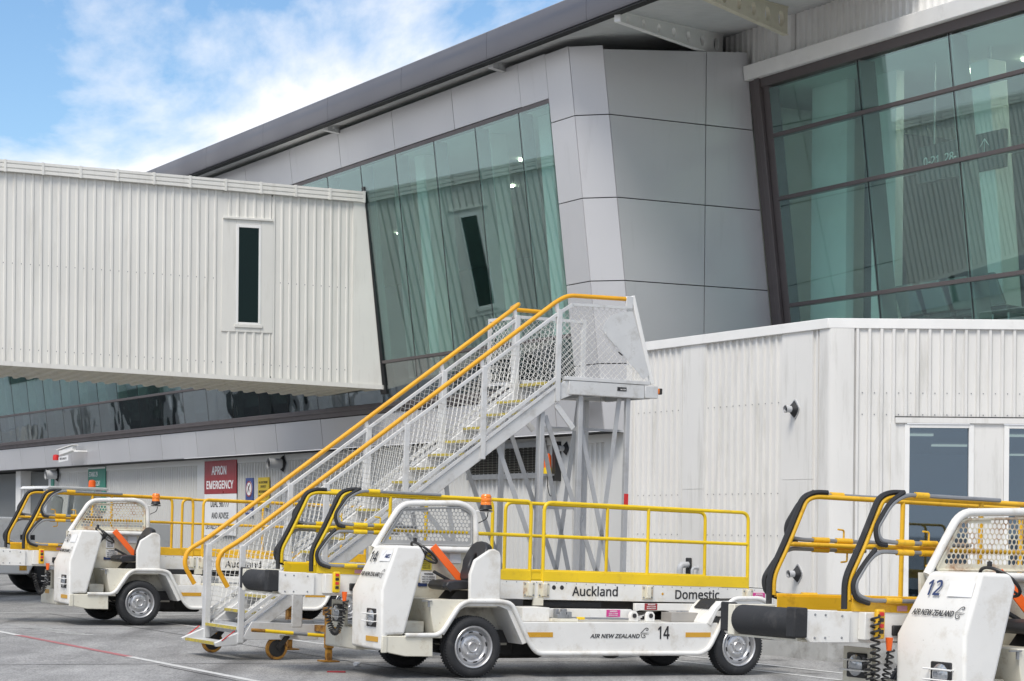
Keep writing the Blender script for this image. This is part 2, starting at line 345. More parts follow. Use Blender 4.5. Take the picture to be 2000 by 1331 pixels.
def text_mesh(body, shear=0.0, bold=0.012, space=1.0):
    c = bpy.data.curves.new('lettering', 'FONT'); c.body = body; c.size = 1
    if FONT: c.font = FONT
    c.shear = shear; c.offset = bold; c.space_character = space
    c.extrude = 0.004; c.resolution_u = 3
    o = bpy.data.objects.new('tmp', c); COL.objects.link(o)
    me = bpy.data.meshes.new_from_object(o)
    vs = [tuple(v.co) for v in me.vertices]; fs = [tuple(p.vertices) for p in me.polygons]
    bpy.data.objects.remove(o); bpy.data.curves.remove(c); bpy.data.meshes.remove(me)
    return vs, fs
def lettering(body, m, parent, org, right, up, width, height, name='lettering', **k):
    vs, fs = text_mesh(body, **k)
    x0, x1 = min(v[0] for v in vs), max(v[0] for v in vs); y0, y1 = min(v[1] for v in vs), max(v[1] for v in vs)
    org, right, up = V(org), V(right).normalized(), V(up).normalized(); n = right.cross(up)
    b = MB(); b.add([org + right * ((v[0] - x0) / (x1 - x0) * width) + up * ((v[1] - y0) / (y1 - y0) * height) + n * (0.0018 + v[2] * 0.25) for v in vs], fs)
    return b.build(name, m, parent)
def ribbon(b, pts, wd, org, right, up, sc, off=0.0022):
    org, right, up = V(org), V(right).normalized(), V(up).normalized(); n = right.cross(up)
    P = [V((p[0], p[1], 0)) for p in pts]; Lf = []; Rt = []
    for i, p in enumerate(P):
        t = (P[min(i + 1, len(P) - 1)] - P[max(i - 1, 0)]).normalized(); s_ = V((-t.y, t.x, 0)) * (wd / 2 * (0.45 if i in (0, len(P) - 1) else 1))
        Lf.append(p + s_); Rt.append(p - s_)
    o = len(b.v)
    for p in Lf + Rt: b.v.append(tuple(org + right * (p.x * sc) + up * (p.y * sc) + n * off))
    k = len(P)
    for i in range(k - 1): b.f.append((o + k + i, o + k + i + 1, o + i + 1, o + i))
def fern(m, parent, org, right, up, sc):
    b = MB()
    f2 = lambda pts: [tuple(p)[:2] for p in fillet([(x, y, 0) for x, y in pts], 0.2, 4)]
    ribbon(b, f2([(0.0, .46), (.22, .62), (.45, .86), (.72, 1.0), (.93, .92), (.86, .74), (.70, .74), (.68, .84)]), .07, org, right, up, sc)
    ribbon(b, [(0.0, .46), (.5, .47), (1.05, .47)], .055, org, right, up, sc)
    ribbon(b, [(.12, .35), (.5, .35), (.98, .34)], .05, org, right, up, sc)
    ribbon(b, f2([(.02, .46), (.10, .25), (.12, .06), (.36, -.03), (.58, .05), (.56, .22), (.40, .22), (.38, .13)]), .07, org, right, up, sc)
    return b.build('emblem', m, parent)
# ------------------------------------------------------------------ layout frames
G = 0.018                                   # the apron falls gently towards the annex
def gz(x): return -G * max(-40.0, min(40.0, x))
AN = math.radians(28.5)
A_ = V((-math.sin(AN), math.cos(AN), 0)); D_ = V((math.cos(AN), math.sin(AN), 0)); UP = V((0, 0, 1)); Q = V((2.45, 33.58, 0))
def B(t, e, z): return Q + A_ * t - D_ * e + UP * z       # along the terminal, out of it, up
LEAN = 0.12
def ef(z): return 0.35 + LEAN * (z - 3.2)                 # the leaning glass front
def er(z): return -2.18 + 0.126 * (z - 8.0)               # the set-back glass wall
def frame(x, y, yaw, dz=0.0):
    n = V((G, 0, 1)).normalized(); X = V((math.cos(yaw), math.sin(yaw), -G * math.cos(yaw))).normalized(); Y = n.cross(X)
    return Matrix(((X.x, Y.x, n.x, x), (X.y, Y.y, n.y, y), (X.z, Y.z, n.z, gz(x) + dz), (0, 0, 0, 1)))
# ------------------------------------------------------------------ apron
b = MB()
xs = [-900, -40, -20, 0, 20, 40, 900]
for i in range(6):
    b.add([(xs[i], -900, gz(xs[i])), (xs[i + 1], -900, gz(xs[i + 1])), (xs[i + 1], 900, gz(xs[i + 1])), (xs[i], 900, gz(xs[i]))], [(0, 1, 2, 3)])
tag(b.build('apron_ground', 'asphalt'), kind='structure')
def stripe(name, p0, p1, wd, m, lift=0.004):
    p0, p1 = V((*p0, 0)), V((*p1, 0)); t = (p1 - p0).normalized(); s_ = V((-t.y, t.x, 0)) * (wd / 2)
    b = MB(); n = max(1, int((p1 - p0).length / 2))
    for i in range(n):
        a, c = p0.lerp(p1, i / n), p0.lerp(p1, (i + 1) / n)
        b.add([(p.x, p.y, gz(p.x) + lift) for p in (a - s_, c - s_, c + s_, a + s_)], [(0, 3, 2, 1)])
    o = b.build(name, m); o['kind'] = 'structure'; return o
stripe('painted_line', (-9.2, 34.6), (-6.64, 29.91), .11, 'line_white')
stripe('painted_line', (-6.64, 29.91), (-4.46, 25.95), .11, 'line_red')
stripe('painted_line', (-4.46, 25.95), (-1.2, 20.0), .11, 'line_white')
stripe('painted_line', (-12.5, 34.9), (0.5, 40.0), .12, 'line_white')
stripe('painted_line', (-5.4, 34.6), (-1.6, 28.2), .1, 'line_white')
stripe('painted_line', (1.2, 29.6), (4.8, 23.3), .1, 'line_white')
stripe('painted_line', (2.2, 29.4), (5.4, 23.9), .1, 'line_white', .005)
for k in range(9):
    stripe('painted_dash', (-7.5 + k * .17, 32.75 - k * .28), (-7.1 + k * .17, 32.72 - k * .28), .11, 'line_white', .004)
for p0, p1 in (((-11, 29.5), (9, 40.4)), ((-9.5, 21.8), (3.5, 28.85)), ((-7.8, 37), (0.2, 22.3)), ((-3.9, 24.6), (-1.4, 20.0)), ((1.0, 22.2), (6.6, 25.2))):
    stripe('tar_seam', p0, p1, .028, 'joint_black', .002)
# ------------------------------------------------------------------ building helpers
def plate(name, m, parent, c, inward, th=0.03, gap=0.008, bevel=0.0):
    c = [V(p) for p in c]; n = V(inward).normalized()
    k = []
    for i in range(4):
        a, b_ = (c[i - 1] - c[i]).normalized(), (c[(i + 1) % 4] - c[i]).normalized(); k.append(c[i] + a * gap + b_ * gap)
    return MB().loft([p + n * th for p in k], k).build(name, m, parent, bevel)
PROF = ((0.0, 0.0), (0.102, 0.0), (0.114, 1.0), (0.146, 1.0), (0.16, 0.0))
def corrugate(b, P0, dv, length, zb, zt, n, depth=0.03, pitch=0.16, skip=()):
    P0, dv, n = V(P0), V(dv), V(n); s = 0.0; cols = []; k = pitch / 0.16
    while s < length - 1e-6:
        for u, h in PROF[:-1]:
            if s + u * k < length: cols.append((s + u * k, h * depth))
        s += pitch
    cols.append((length, 0.0))
    o = len(b.v)
    for u, h in cols:
        p = P0 + dv * u + n * h
        b.v.append((p.x, p.y, zb(u))); b.v.append((p.x, p.y, zt(u)))
    for i in range(len(cols) - 1):
        if any(a <= (cols[i][0] + cols[i + 1][0]) / 2 <= c for a, c in skip): continue
        b.f.append((o + 2 * i, o + 2 * i + 2, o + 2 * i + 3, o + 2 * i + 1))
    return b
def screws(name, m, parent, pts, n, r=0.007):
    b = MB(); n = V(n).normalized(); u = n.cross(UP).normalized(); w_ = u.cross(n)
    for p in pts:
        p = V(p); ring = [p + u * (r * math.cos(a)) + w_ * (r * math.sin(a)) for a in [k * math.pi / 3 for k in range(6)]]
        b.loft(ring, [q_ + n * 0.006 for q_ in ring])
    return b.build(name, m, parent, kind='stuff')
# ------------------------------------------------------------------ terminal
TB = empty('terminal_building', tuple(B(2, 0, 0)), label='grey panelled airport terminal with leaning green glass and dark oversailing roof', cat='building')
TB.location = (0, 0, 0)
IN = D_
# ground floor wall
b = MB(); corrugate(b, B(1.35, 0, 0), A_, 30.75, lambda s: -0.6, lambda s: 3.1, -D_, 0.04)
b.build('cladding', 'grey_clad', TB)
for t0, t1 in ((19.9, 20.35), (14.95, 15.25), (31.8, 32.1), (1.35, 1.95), (3.0, 3.5)):
    MB().loft([B(t0, 0, -.6), B(t1, 0, -.6), B(t1, 0, 3.1), B(t0, 0, 3.1)], [B(t0, .046, -.6), B(t1, .046, -.6), B(t1, .046, 3.1), B(t0, .046, 3.1)]).build('flat_flashing', 'grey_clad', TB)
MB().loft([B(1.35, .0, 3.0), B(32.1, 0, 3.0), B(32.1, 0, 3.13), B(1.35, 0, 3.13)], [B(1.35, .05, 3.0), B(32.1, .05, 3.0), B(32.1, .05, 3.13), B(1.35, .05, 3.13)]).build('wall_head_trim', 'grey_clad', TB)
MB().loft([B(32.1, -4, -.6), B(32.1, .03, -.6), B(32.1, .03, 3.13), B(32.1, -4, 3.13)], [B(32.0, -4, -.6), B(32.0, .03, -.6), B(32.0, .03, 3.13), B(32.0, -4, 3.13)]).build('recess_side_wall', 'grey_clad', TB)
b = MB(); corrugate(b, B(32.1, -2.6, 0), A_, 14, lambda s: -.6, lambda s: 3.3, -D_, .028); b.build('recess_back_wall', 'grey_clad', TB)
MB().loft([B(35.0, -2.5, -.6), B(35.5, -2.5, -.6), B(35.5, -2.5, 3.2), B(35.0, -2.5, 3.2)], [B(35.0, .0, -.6), B(35.5, .0, -.6), B(35.5, .0, 3.2), B(35.0, .0, 3.2)]).build('recess_pier', 'trim_white', TB)
MB().loft([B(32.1, .2, 3.14), B(46, .2, 3.14), B(46, -2.7, 3.14), B(32.1, -2.7, 3.14)], [B(32.1, .2, 3.2), B(46, .2, 3.2), B(46, -2.7, 3.2), B(32.1, -2.7, 3.2)]).build('recess_ceiling', 'interior_grey', TB)
# backing behind the panel joints (dark), bands of panels
def fband(t0, t1, z0, z1, off): return [B(t0, ef(z0) + off, z0), B(t1, ef(z0) + off, z0), B(t1, ef(z1) + off, z1), B(t0, ef(z1) + off, z1)]
def fslab(name, m, t0, t1, z0, z1, o0, o1, **k): return MB().loft(fband(t0, t1, z0, z1, o0), fband(t0, t1, z0, z1, o1)).build(name, m, TB, **k)
fslab('band_backing', 'joint_black', 1.5, 46, 3.17, 3.8, -.12, -.026)
fslab('band_backing', 'joint_black', 1.5, 46, 8.4, 9.08, -.15, -.026)
jt = [2.98 + 2.36 * k for k in range(19)]
edges = [1.5] + jt
for i in range(len(edges) - 1): plate('panel', 'alu_panel', TB, fband(edges[i], edges[i + 1], 3.15, 3.76, 0), IN, gap=.011)
plate('panel', 'alu_panel', TB, fband(edges[-1], 47, 3.15, 3.76, 0), IN)
MB().loft([B(1.4, -.2, 3.135), B(46, -.2, 3.135), B(46, ef(3.15), 3.135), B(1.4, ef(3.15), 3.135)], [B(1.4, -.2, 3.15), B(46, -.2, 3.15), B(46, ef(3.15), 3.15), B(1.4, ef(3.15), 3.15)]).build('band_shade_strip', 'joint_black', TB)  # black sheet under the band, painting in its shadow line
tt = [2.25, 3.14] + [5.51 + 2.37 * k for k in range(17)]
for i in range(1, len(tt) - 1): plate('panel', 'alu_panel', TB, fband(tt[i], tt[i + 1], 8.42, 9.12, 0), IN)
plate('panel', 'alu_panel', TB, [B(1.5, ef(8.03), 8.03), B(2.25, ef(8.03), 8.03), B(2.25, ef(9.1), 9.1), B(1.5, ef(9.1), 9.1)], IN)
plate('panel', 'alu_panel', TB, fband(2.25, 3.14, 8.42, 9.11, 0), IN, gap=.0)
# corner tower: front strip, chamfer, side
rows = [3.15, 4.2, 5.48, 6.76, 8.03]
for i in range(4): plate('panel', 'alu_panel', TB, fband(1.5, 2.25, rows[i], rows[i + 1], 0), IN)
fslab('tower_backing', 'joint_black', 1.5, 2.22, 3.2, 9.07, -.3, -.026)
ch = lambda z: [B(1.5, ef(z), z), B(1.12, ef(z) - .4, z)]
rw = rows + [9.09]
for i in range(5):
    a0, a1 = ch(rw[i]), ch(rw[i + 1]); plate('panel', 'alu_panel', TB, [a0[1], a0[0], a1[0], a1[1]], (D_ + A_))
MB().loft([B(1.16, ef(3.2) - .44, 3.2), B(1.5, ef(3.2) - .05, 3.2), B(1.5, ef(9.05) - .05, 9.05), B(1.16, ef(9.05) - .44, 9.05)], [B(1.5, ef(3.2) - .5, 3.2), B(1.6, ef(3.2) - .3, 3.2), B(1.6, ef(9.05) - .3, 9.05), B(1.5, ef(9.05) - .5, 9.05)]).build('tower_backing', 'joint_black', TB)
EJ = -1.25
def ztop(e): return 9.03 - .09 * (e - .65)
for i in range(5):
    z0, z1 = rw[i], rw[i + 1]; top = i == 4
    e0, e1 = ef(z0) - .4, ef(z1) - .4
    plate('panel', 'alu_panel', TB, [B(1.12, EJ, z0), B(1.12, e0, z0), B(1.12, e1, ztop(e1) if top else z1), B(1.12, EJ, ztop(EJ) if top else z1)], A_)
    f0, f1 = er(z0) + .02, er(z1) + .02
    plate('panel', 'alu_panel', TB, [B(1.12, f0, z0), B(1.12, EJ, z0), B(1.12, EJ, ztop(EJ) if top else z1), B(1.12, f1, ztop(f1) if top else z1)], A_)
MB().loft([B(1.15, er(3.3), 3.3), B(1.15, ef(3.3) - .45, 3.3), B(1.15, ef(9.0) - .45, 9.0), B(1.15, er(9) + .05, 9.15)], [B(1.4, er(3.3), 3.3), B(1.4, ef(3.3) - .45, 3.3), B(1.4, ef(9.0) - .45, 9.0), B(1.4, er(9) + .05, 9.15)]).build('tower_backing', 'joint_black', TB)
MB().loft([B(1.13, -2.0, 9.22), B(1.13, .62, 8.98), B(1.55, 1.02, 9.04), B(3.2, 1.02, 9.04), B(3.2, -2.0, 9.2)], [B(1.13, -2.0, 9.25), B(1.13, .62, 9.01), B(1.55, 1.02, 9.075), B(3.2, 1.02, 9.075), B(3.2, -2.0, 9.23)]).build('tower_cap', 'alu_panel', TB)
# leaning curtain wall
mul = [2.27, 3.27, 4.80, 6.36, 7.91] + [9.42 + 1.53 * k for k in range(24)]
fslab('sill', 'frame_brown', 2.26, 46, 3.765, 3.95, -.12, .02, bevel=.006)
fslab('sill_cap', 'frame_brown', 2.26, 46, 3.86, 3.90, .021, .06)
fslab('head_frame', 'frame_brown', 2.26, 46, 8.345, 8.415, -.12, -.012)
fslab('transom', 'frame_brown', 2.26, 46, 4.665, 4.72, -.1, .022, bevel=.005)
for i in range(len(mul) - 1):
    t0, t1 = mul[i] + .007, mul[i + 1] - .007
    fslab('glass_pane', 'curtain_glass', t0, t1, 4.725, 8.345, -.014, -.004)
    fslab('glass_pane', 'lower_glass', t0, t1, 3.955, 4.66, -.014, -.004)
for t in mul[1:]:
    fslab('sealant_joint', 'joint_black', t - .006, t + .006, 3.955, 8.345, -.019, -.0015)
    fslab('mullion', 'interior_grey', t - .05, t + .05, 3.95, 8.34, -.24, -.02)
# set-back glass wall
def rband(t0, t1, z0, z1, off): return [B(t0, er(z0) + off, z0), B(t1, er(z0) + off, z0), B(t1, er(z1) + off, z1), B(t0, er(z1) + off, z1)]
def rslab(name, m, t0, t1, z0, z1, o0, o1, **k): return MB().loft(rband(t0, t1, z0, z1, o0), rband(t0, t1, z0, z1, o1)).build(name, m, TB, **k)
rslab('jamb', 'frame_brown', .93, 1.11, 3.9, 8.8, -.2, .02, bevel=.008)
rslab('jamb', 'frame_brown', .80, .92, 3.9, 8.8, -.2, .06, bevel=.008)
rslab('jamb', 'frame_brown', .62, .79, 3.9, 8.8, -.2, .0, bevel=.008)
rslab('head_frame', 'frame_brown', -10, .79, 8.655, 8.795, -.2, .03, bevel=.006)
rslab('head_band', 'trim_white', -10, 1.1, 8.80, 9.03, -.2, .12, bevel=.01)
rt = [.62, -1.65, -3.75, -5.85, -7.95, -10]; rz = [4.0, 5.20, 6.88, 7.87, 8.65]
for z in rz[1:-1]: rslab('transom', 'frame_brown', -10, .615, z - .03, z + .03, -.1, .03, bevel=.006)
for i in range(5):
    for j in range(4):
        rslab('glass_pane', 'curtain_glass', rt[i + 1] + .006, rt[i] - .006, rz[j] + .034, rz[j + 1] - .034, -.016, -.004)
for t in rt[1:]:
    rslab('sealant_joint', 'joint_black', t - .006, t + .006, 4.0, 8.65, -.02, -.001)
    rslab('mullion', 'interior_grey', t - .05, t + .05, 4.0, 8.65, -.3, -.02)
# wall above it
b = MB(); corrugate(b, B(-10, er(9) - .12, 0), A_, 11.9, lambda s: 9.0, lambda s: 9.95, -D_, .04, .155); b.build('cladding', 'trim_white', TB)
MB().loft([B(.0, er(9) - .1, 9.0), B(.32, er(9) - .1, 9.0), B(.32, er(9) - .1, 9.7), B(.0, er(9) - .1, 9.7)], [B(.0, er(9) - .02, 9.0), B(.32, er(9) - .02, 9.0), B(.32, er(9) - .02, 9.7), B(.0, er(9) - .02, 9.7)]).build('flat_flashing', 'trim_white', TB)
# roof: fascia panels, soffit, sheet, fin beams
def rz_(e): return 9.13 + .146 * (1.6 - e)
fp = [(1.60, 9.11), (1.632, 9.118), (1.645, 9.16), (1.648, 9.36), (1.64, 9.545), (1.61, 9.57), (1.45, 9.575), (1.45, 9.11)]
t = -3.2
while t < 46:
    MB().loft([B(t + .004, e, z) for e, z in fp], [B(t + 3.146, e, z) for e, z in fp]).build('fascia_panel', 'fascia_grey', TB, smooth=50)
    t += 3.15
MB().loft([B(-3.2, 1.46, 9.09), B(46, 1.46, 9.09), B(46, 1.46, 9.13), B(-3.2, 1.46, 9.13)], [B(-3.2, 1.62, 9.085), B(46, 1.62, 9.085), B(46, 1.62, 9.108), B(-3.2, 1.62, 9.108)]).build('fascia_lip', 'joint_black', TB)
b = MB(); t = -3.2; cols = []
while t < 24: cols += [(t, 0), (t + .07, 0), (t + .085, .014), (t + .115, .014)]; t += .13
for tx, h in cols: b.v += [tuple(B(tx, 1.47, rz_(1.47) - h)), tuple(B(tx, -10, rz_(-10) - h))]
for i in range(len(cols) - 1): b.f.append((2 * i, 2 * i + 1, 2 * i + 3, 2 * i + 2))
b.build('soffit', 'soffit', TB)
MB().loft([B(24, 1.47, rz_(1.47)), B(46, 1.47, rz_(1.47)), B(46, -10, rz_(-10)), B(24, -10, rz_(-10))], [B(24, 1.47, rz_(1.47) + .05), B(46, 1.47, rz_(1.47) + .05), B(46, -10, rz_(-10) + .05), B(24, -10, rz_(-10) + .05)]).build('soffit', 'soffit', TB)
MB().loft([B(-3.2, 1.5, 9.52), B(46, 1.5, 9.52), B(46, -12, 11.4), B(-3.2, -12, 11.4)], [B(-3.2, 1.5, 9.57), B(46, 1.5, 9.57), B(46, -12, 11.45), B(-3.2, -12, 11.45)]).build('roof_sheet', 'fascia_grey', TB)
def fin(t0, e0, t1, e1, d0, d1, m, nh=7):
    b = MB(); n = (B(t1, e1, 0) - B(t0, e0, 0)).normalized().cross(UP) * .03
    P = lambda s, k: B(t0 + (t1 - t0) * s, e0 + (e1 - e0) * s, rz_(e0 + (e1 - e0) * s) - .012 - (d0 + (d1 - d0) * s) * k)
    for side in (-1, 1):
        for i in range(nh):
            s0, s1 = i / nh, (i + 1) / nh; sm = (s0 + s1) / 2
            c = P(sm, .5); Lx = (P(1, .5) - P(0, .5)); ux = Lx.normalized(); r = (d0 + (d1 - d0) * sm) * .30; ln = Lx.length / nh
            r = min(r, ln * .4)
            o = len(b.v); K = 16
            for k in range(K):
                an = 2 * math.pi * k / K; ca, sa = math.cos(an), math.sin(an)
                m_ = max(abs(ca), abs(sa)); u, v = ca / m_, sa / m_
                p = P(sm + (s1 - s0) / 2 * u, .5 - v * .5)
                b.v.append(tuple(p + n * side)); b.v.append(tuple(c + ux * (r * ca) + UP * (r * sa) + n * side)); b.v.append(tuple(c + ux * (r * ca) + UP * (r * sa)))
            for k in range(K):
                l = (k + 1) % K; f = (o + 3 * k, o + 3 * l, o + 3 * l + 1, o + 3 * k + 1); g = (o + 3 * k + 1, o + 3 * l + 1, o + 3 * l + 2, o + 3 * k + 2)
                b.f += [f, g] if side < 0 else [f[::-1], g[::-1]]
    for ks in (0, 1):
        b.loft([P(0, ks) - n * 1.6 + UP * .006, P(0, ks) + n * 1.6 + UP * .006, P(1, ks) + n * 1.6 + UP * .006, P(1, ks) - n * 1.6 + UP * .006], [P(0, ks) - n * 1.6 - UP * .008, P(0, ks) + n * 1.6 - UP * .008, P(1, ks) + n * 1.6 - UP * .008, P(1, ks) - n * 1.6 - UP * .008])
    b.loft([P(0, 0) - n * 1.6, P(0, 0) + n * 1.6, P(0, 1) + n * 1.6, P(0, 1) - n * 1.6], [p - (P(1, .5) - P(0, .5)).normalized() * .012 for p in (P(0, 0) - n * 1.6, P(0, 0) + n * 1.6, P(0, 1) + n * 1.6, P(0, 1) - n * 1.6)])
    return b.build('fin_beam', m, TB, smooth=20)
fin(-.71, 1.5, 1.65, -1.88, .14, .36, 'trim_white')
fin(-2.99, 1.85, -.63, -1.53, .14, .42, 'old_cream')
for t0 in (3.33, 9.94): fin(t0, 1.44, t0 + .8, .3, .10, .2, 'soffit', 3)
MB().loft([B(-3.2, -2.0, 9.9), B(-3.2, -12, 11.3), B(-11, -12, 11.3), B(-11, -2.0, 9.9)], [B(-3.2, -2.0, 10.0), B(-3.2, -12, 11.4), B(-11, -12, 11.4), B(-11, -2.0, 10.0)]).build('roof_sheet', 'fascia_grey', TB)
# inside the glass
def slab(name, m, t0, t1, e0, e1, z0, z1, **k): return MB().loft([B(t0, e0, z0), B(t1, e0, z0), B(t1, e1, z0), B(t0, e1, z0)], [B(t0, e0, z1), B(t1, e0, z1), B(t1, e1, z1), B(t0, e1, z1)]).build(name, m, TB, **k)
slab('floor_slab', 'carpet', 2.3, 46, .1, -9, 4.2, 4.4)
slab('floor_slab', 'carpet', -10, 2.2, -2.95, -9, 4.15, 4.4)
slab('room_ceiling', 'interior_white', 2.25, 46, .55, -9, 8.5, 8.6)
slab('room_ceiling', 'interior_white', -10, 2.2, -2.25, -9, 8.70, 8.79)
slab('back_wall', 'interior_grey', -10, 46, -9, -9.2, 4.4, 10.5)
slab('bulkhead', 'interior_white', 2.2, 2.3, -2.4, -9, 8.5, 9.4)
slab('end_wall', 'interior_white', -10.2, -10, -2.2, -9, 4.0, 8.8)
slab('end_wall', 'interior_white', 46, 46.2, .9, -9, -.5, 9.2)
slab('partition', 'interior_white', 1.75, 1.9, -2.6, -5.2, 4.4, 8.5)
slab('partition', 'interior_white', 2.3, 2.42, -.2, -3.4, 4.4, 8.5)
slab('partition', 'trim_white', -.30, .62, -2.95, -3.1, 4.4, 8.7)
slab('partition', 'interior_dark', -.62, -.301, -3.3, -3.45, 4.4, 8.7)
slab('partition', 'trim_white', -1.2, -.621, -3.2, -3.35, 4.4, 8.7)
slab('partition', 'interior_grey', -3.6, -1.36, -6.6, -6.75, 4.4, 7.6)
slab('partition', 'interior_dark', 2.6, 12, -5.2, -5.4, 4.4, 8.45)
slab('wall_core', 'interior_grey', 1.5, 46, -.3, -9, -.6, 3.1)
for t0, e0 in ((-3.1, -3.6), (-5.4, -3.6), (3.9, -.25), (6.0, -.25), (8.6, -.25), (11.5, -1.2), (15, -1.2)):
    MB().loft([B(t0 - .2, e0, 4.4), B(t0 + .2, e0, 4.4), B(t0 + .2, e0 - .35, 4.4), B(t0 - .2, e0 - .35, 4.4)], [B(t0 - .2, e0 + .4, 8.5), B(t0 + .2, e0 + .4, 8.5), B(t0 + .2, e0 + .05, 8.5), B(t0 - .2, e0 + .05, 8.5)]).build('column', 'trim_white', TB, bevel=.02)
for t0, e0, z in [(-1.9, -4.2, 8.695), (-3.0, -4.4, 8.695), (-4.1, -5.2, 8.695), (-4.6, -3.9, 8.695), (-5.2, -5.6, 8.695), (-6.4, -4.4, 8.695), (-1.9, -5.8, 8.695)] + [(3.4 + 1.5 * k, -1.7 - 1.3 * ((k * 2) % 3), 8.495) for k in range(14)]:
    wl = .11 if e0 > -3.2 else .2
    slab('ceiling_light', 'lamp_lit', t0 - wl, t0 + wl, e0 + wl * .6, e0 - wl * .6, z - .03, z)
# direction sign hanging behind the set-back glass
hs_ = empty('direction_sign', (0, 0, 0), label='dark gate direction sign with arrow hanging behind the right-hand green glass', cat='sign')
MB().loft([B(-3.55, -3.3, 6.9), B(-1.6, -3.3, 6.9), B(-1.6, -3.38, 6.9), B(-3.55, -3.38, 6.9)], [B(-3.55, -3.3, 7.45), B(-1.6, -3.3, 7.45), B(-1.6, -3.38, 7.45), B(-3.55, -3.38, 7.45)]).build('board', 'interior_dark', hs_)
for t0 in (-3.2, -1.95): MB().cyl(B(t0, -3.34, 7.45), B(t0, -3.34, 8.7), .015, 8).build('hanger', 'steel', hs_)
lettering('0-21, 28-30', 'white_print', hs_, B(-1.75, -3.298, 7.12), -A_, UP, .98, .16)
b = MB(); o_, r_, u_ = B(-3.0, -3.298, 7.08), -A_, UP
ribbon(b, [(.5, 0), (.5, 1)], .1, o_, r_, u_, .28); ribbon(b, [(.15, .62), (.5, 1), (.85, .62)], .1, o_, r_, u_, .28, .003); b.build('arrow', 'white_print', hs_)
# waiting-room seats behind the lower panes
for i in range(4):
    t0 = -1.35 - i * .62
    ch_ = empty('lounge_seat', (0, 0, 0), label=['low grey lounge seat behind the lower panes, nearest the set-back glass jamb', 'second grey lounge seat from the jamb behind the lower panes', 'third grey lounge seat from the jamb behind the lower panes', 'fourth grey lounge seat from the jamb behind the lower panes'][i], cat='seat', group='lounge seats behind the glass')
    MB().loft([B(t0, -3.25, 4.8), B(t0 - .5, -3.25, 4.8), B(t0 - .5, -3.75, 4.78), B(t0, -3.75, 4.78)], [B(t0, -3.25, 4.9), B(t0 - .5, -3.25, 4.9), B(t0 - .5, -3.75, 4.86), B(t0, -3.75, 4.86)]).build('seat', 'interior_dark', ch_, .02)
    MB().loft([B(t0, -3.2, 4.9), B(t0 - .5, -3.2, 4.9), B(t0 - .5, -3.26, 4.9), B(t0, -3.26, 4.9)], [B(t0 - .03, -3.02, 5.35), B(t0 - .47, -3.02, 5.35), B(t0 - .47, -3.07, 5.35), B(t0 - .03, -3.07, 5.35)]).build('backrest', 'interior_grey', ch_, .02)
    for k in (0.08, .42): MB().bar(B(t0 - k, -3.5, 4.4), B(t0 - k, -3.5, 4.8), .04, .3, -D_).build('leg', 'steel', ch_)
# ground-floor louvre window
LW = empty('louvre_window', label='dark louvred window with grey frame in the lower wall behind the stairs', cat='window')
wf = lambda t0, t1, z0, z1, e0, e1, nm, m: MB().loft([B(t0, e0, z0), B(t1, e0, z0), B(t1, e0, z1), B(t0, e0, z1)], [B(t0, e1, z0), B(t1, e1, z0), B(t1, e1, z1), B(t0, e1, z1)]).build(nm, m, LW)
wf(3.95, 6.55, 2.5, 3.0, .03, .04, 'backing', 'louvre')
for z0, z1 in ((2.98, 3.08), (2.46, 2.55)): wf(3.85, 6.65, z0, z1, .04, .11, 'frame_rail', 'tube_grey')
for t0 in (3.85, 6.56): wf(t0, t0 + .09, 2.551, 2.979, .04, .1, 'frame_stile', 'tube_grey')
for k in range(9):
    z = 2.57 + k * .045; MB().loft([B(3.95, .045, z + .03), B(6.55, .045, z + .03), B(6.55, .09, z), B(3.95, .09, z)], [B(3.95, .045, z + .036), B(6.55, .045, z + .036), B(6.55, .09, z + .006), B(3.95, .09, z + .006)]).build('louvre_blade', 'louvre', LW)
# ------------------------------------------------------------------ jet bridge
JD = V((.927, .375, 0)).normalized(); JN = V((JD.y, -JD.x, 0)); JP = V((-2.4185, 41.549, 0))
def J(s, n, z): return JP + JD * s + JN * n + UP * z
zb = lambda s: 4.256 - .0288 * s
zt = lambda s: 7.65 - .0197 * s
JB = empty('jet_bridge', label='raised cream ribbed passenger bridge running into the terminal glass', cat='bridge')
S0, S1 = -15.0, -.62
b = MB(); corrugate(b, J(S0, 0, 0), JD, S1 - S0, lambda u: zb(S0 + u), lambda u: zt(S0 + u) + .05, JN, .02, .157, skip=((-3.12 - S0, -2.2 - S0),))
# pieces of cladding above and below the window
b.build('cladding', 'cream_clad', JB)
for z0, z1 in ((None, 5.15), (7.22, None)):
    b = MB(); corrugate(b, J(-3.12, 0, 0), JD, .92, (lambda u: zb(-3.12 + u)) if z0 is None else (lambda u: z0), (lambda u: z1) if z1 else (lambda u: zt(-3.12 + u) + .05), JN, .02, .157); b.build('cladding', 'cream_clad', JB)
MB().loft([J(S1 - .02, .0, zb(S1)), J(-.03, .0, zb(0)), J(-.42, .0, zt(-.42) + .02), J(S1 - .02, .0, zt(S1) + .02)], [J(S1 - .02, .034, zb(S1)), J(-.03, .034, zb(0)), J(-.42, .034, zt(-.42) + .02), J(S1 - .02, .034, zt(S1) + .02)]).build('end_flashing', 'cream_clad', JB)
MB().loft([J(-.03, -.1, 4.1), J(.06, -.1, 4.1), J(-.36, -.1, 7.95), J(-.45, -.1, 7.95)], [J(-.03, .06, 4.1), J(.06, .06, 4.1), J(-.36, .06, 7.95), J(-.45, .06, 7.95)]).build('weather_seal', 'black', JB)
gp = [(.03, -.005), (.085, 0), (.085, .045), (.075, .052), (.075, .062), (.09, .07), (.09, .125), (.08, .132), (.08, .142), (.095, .15), (.095, .195), (.03, .2)]
s = -.45
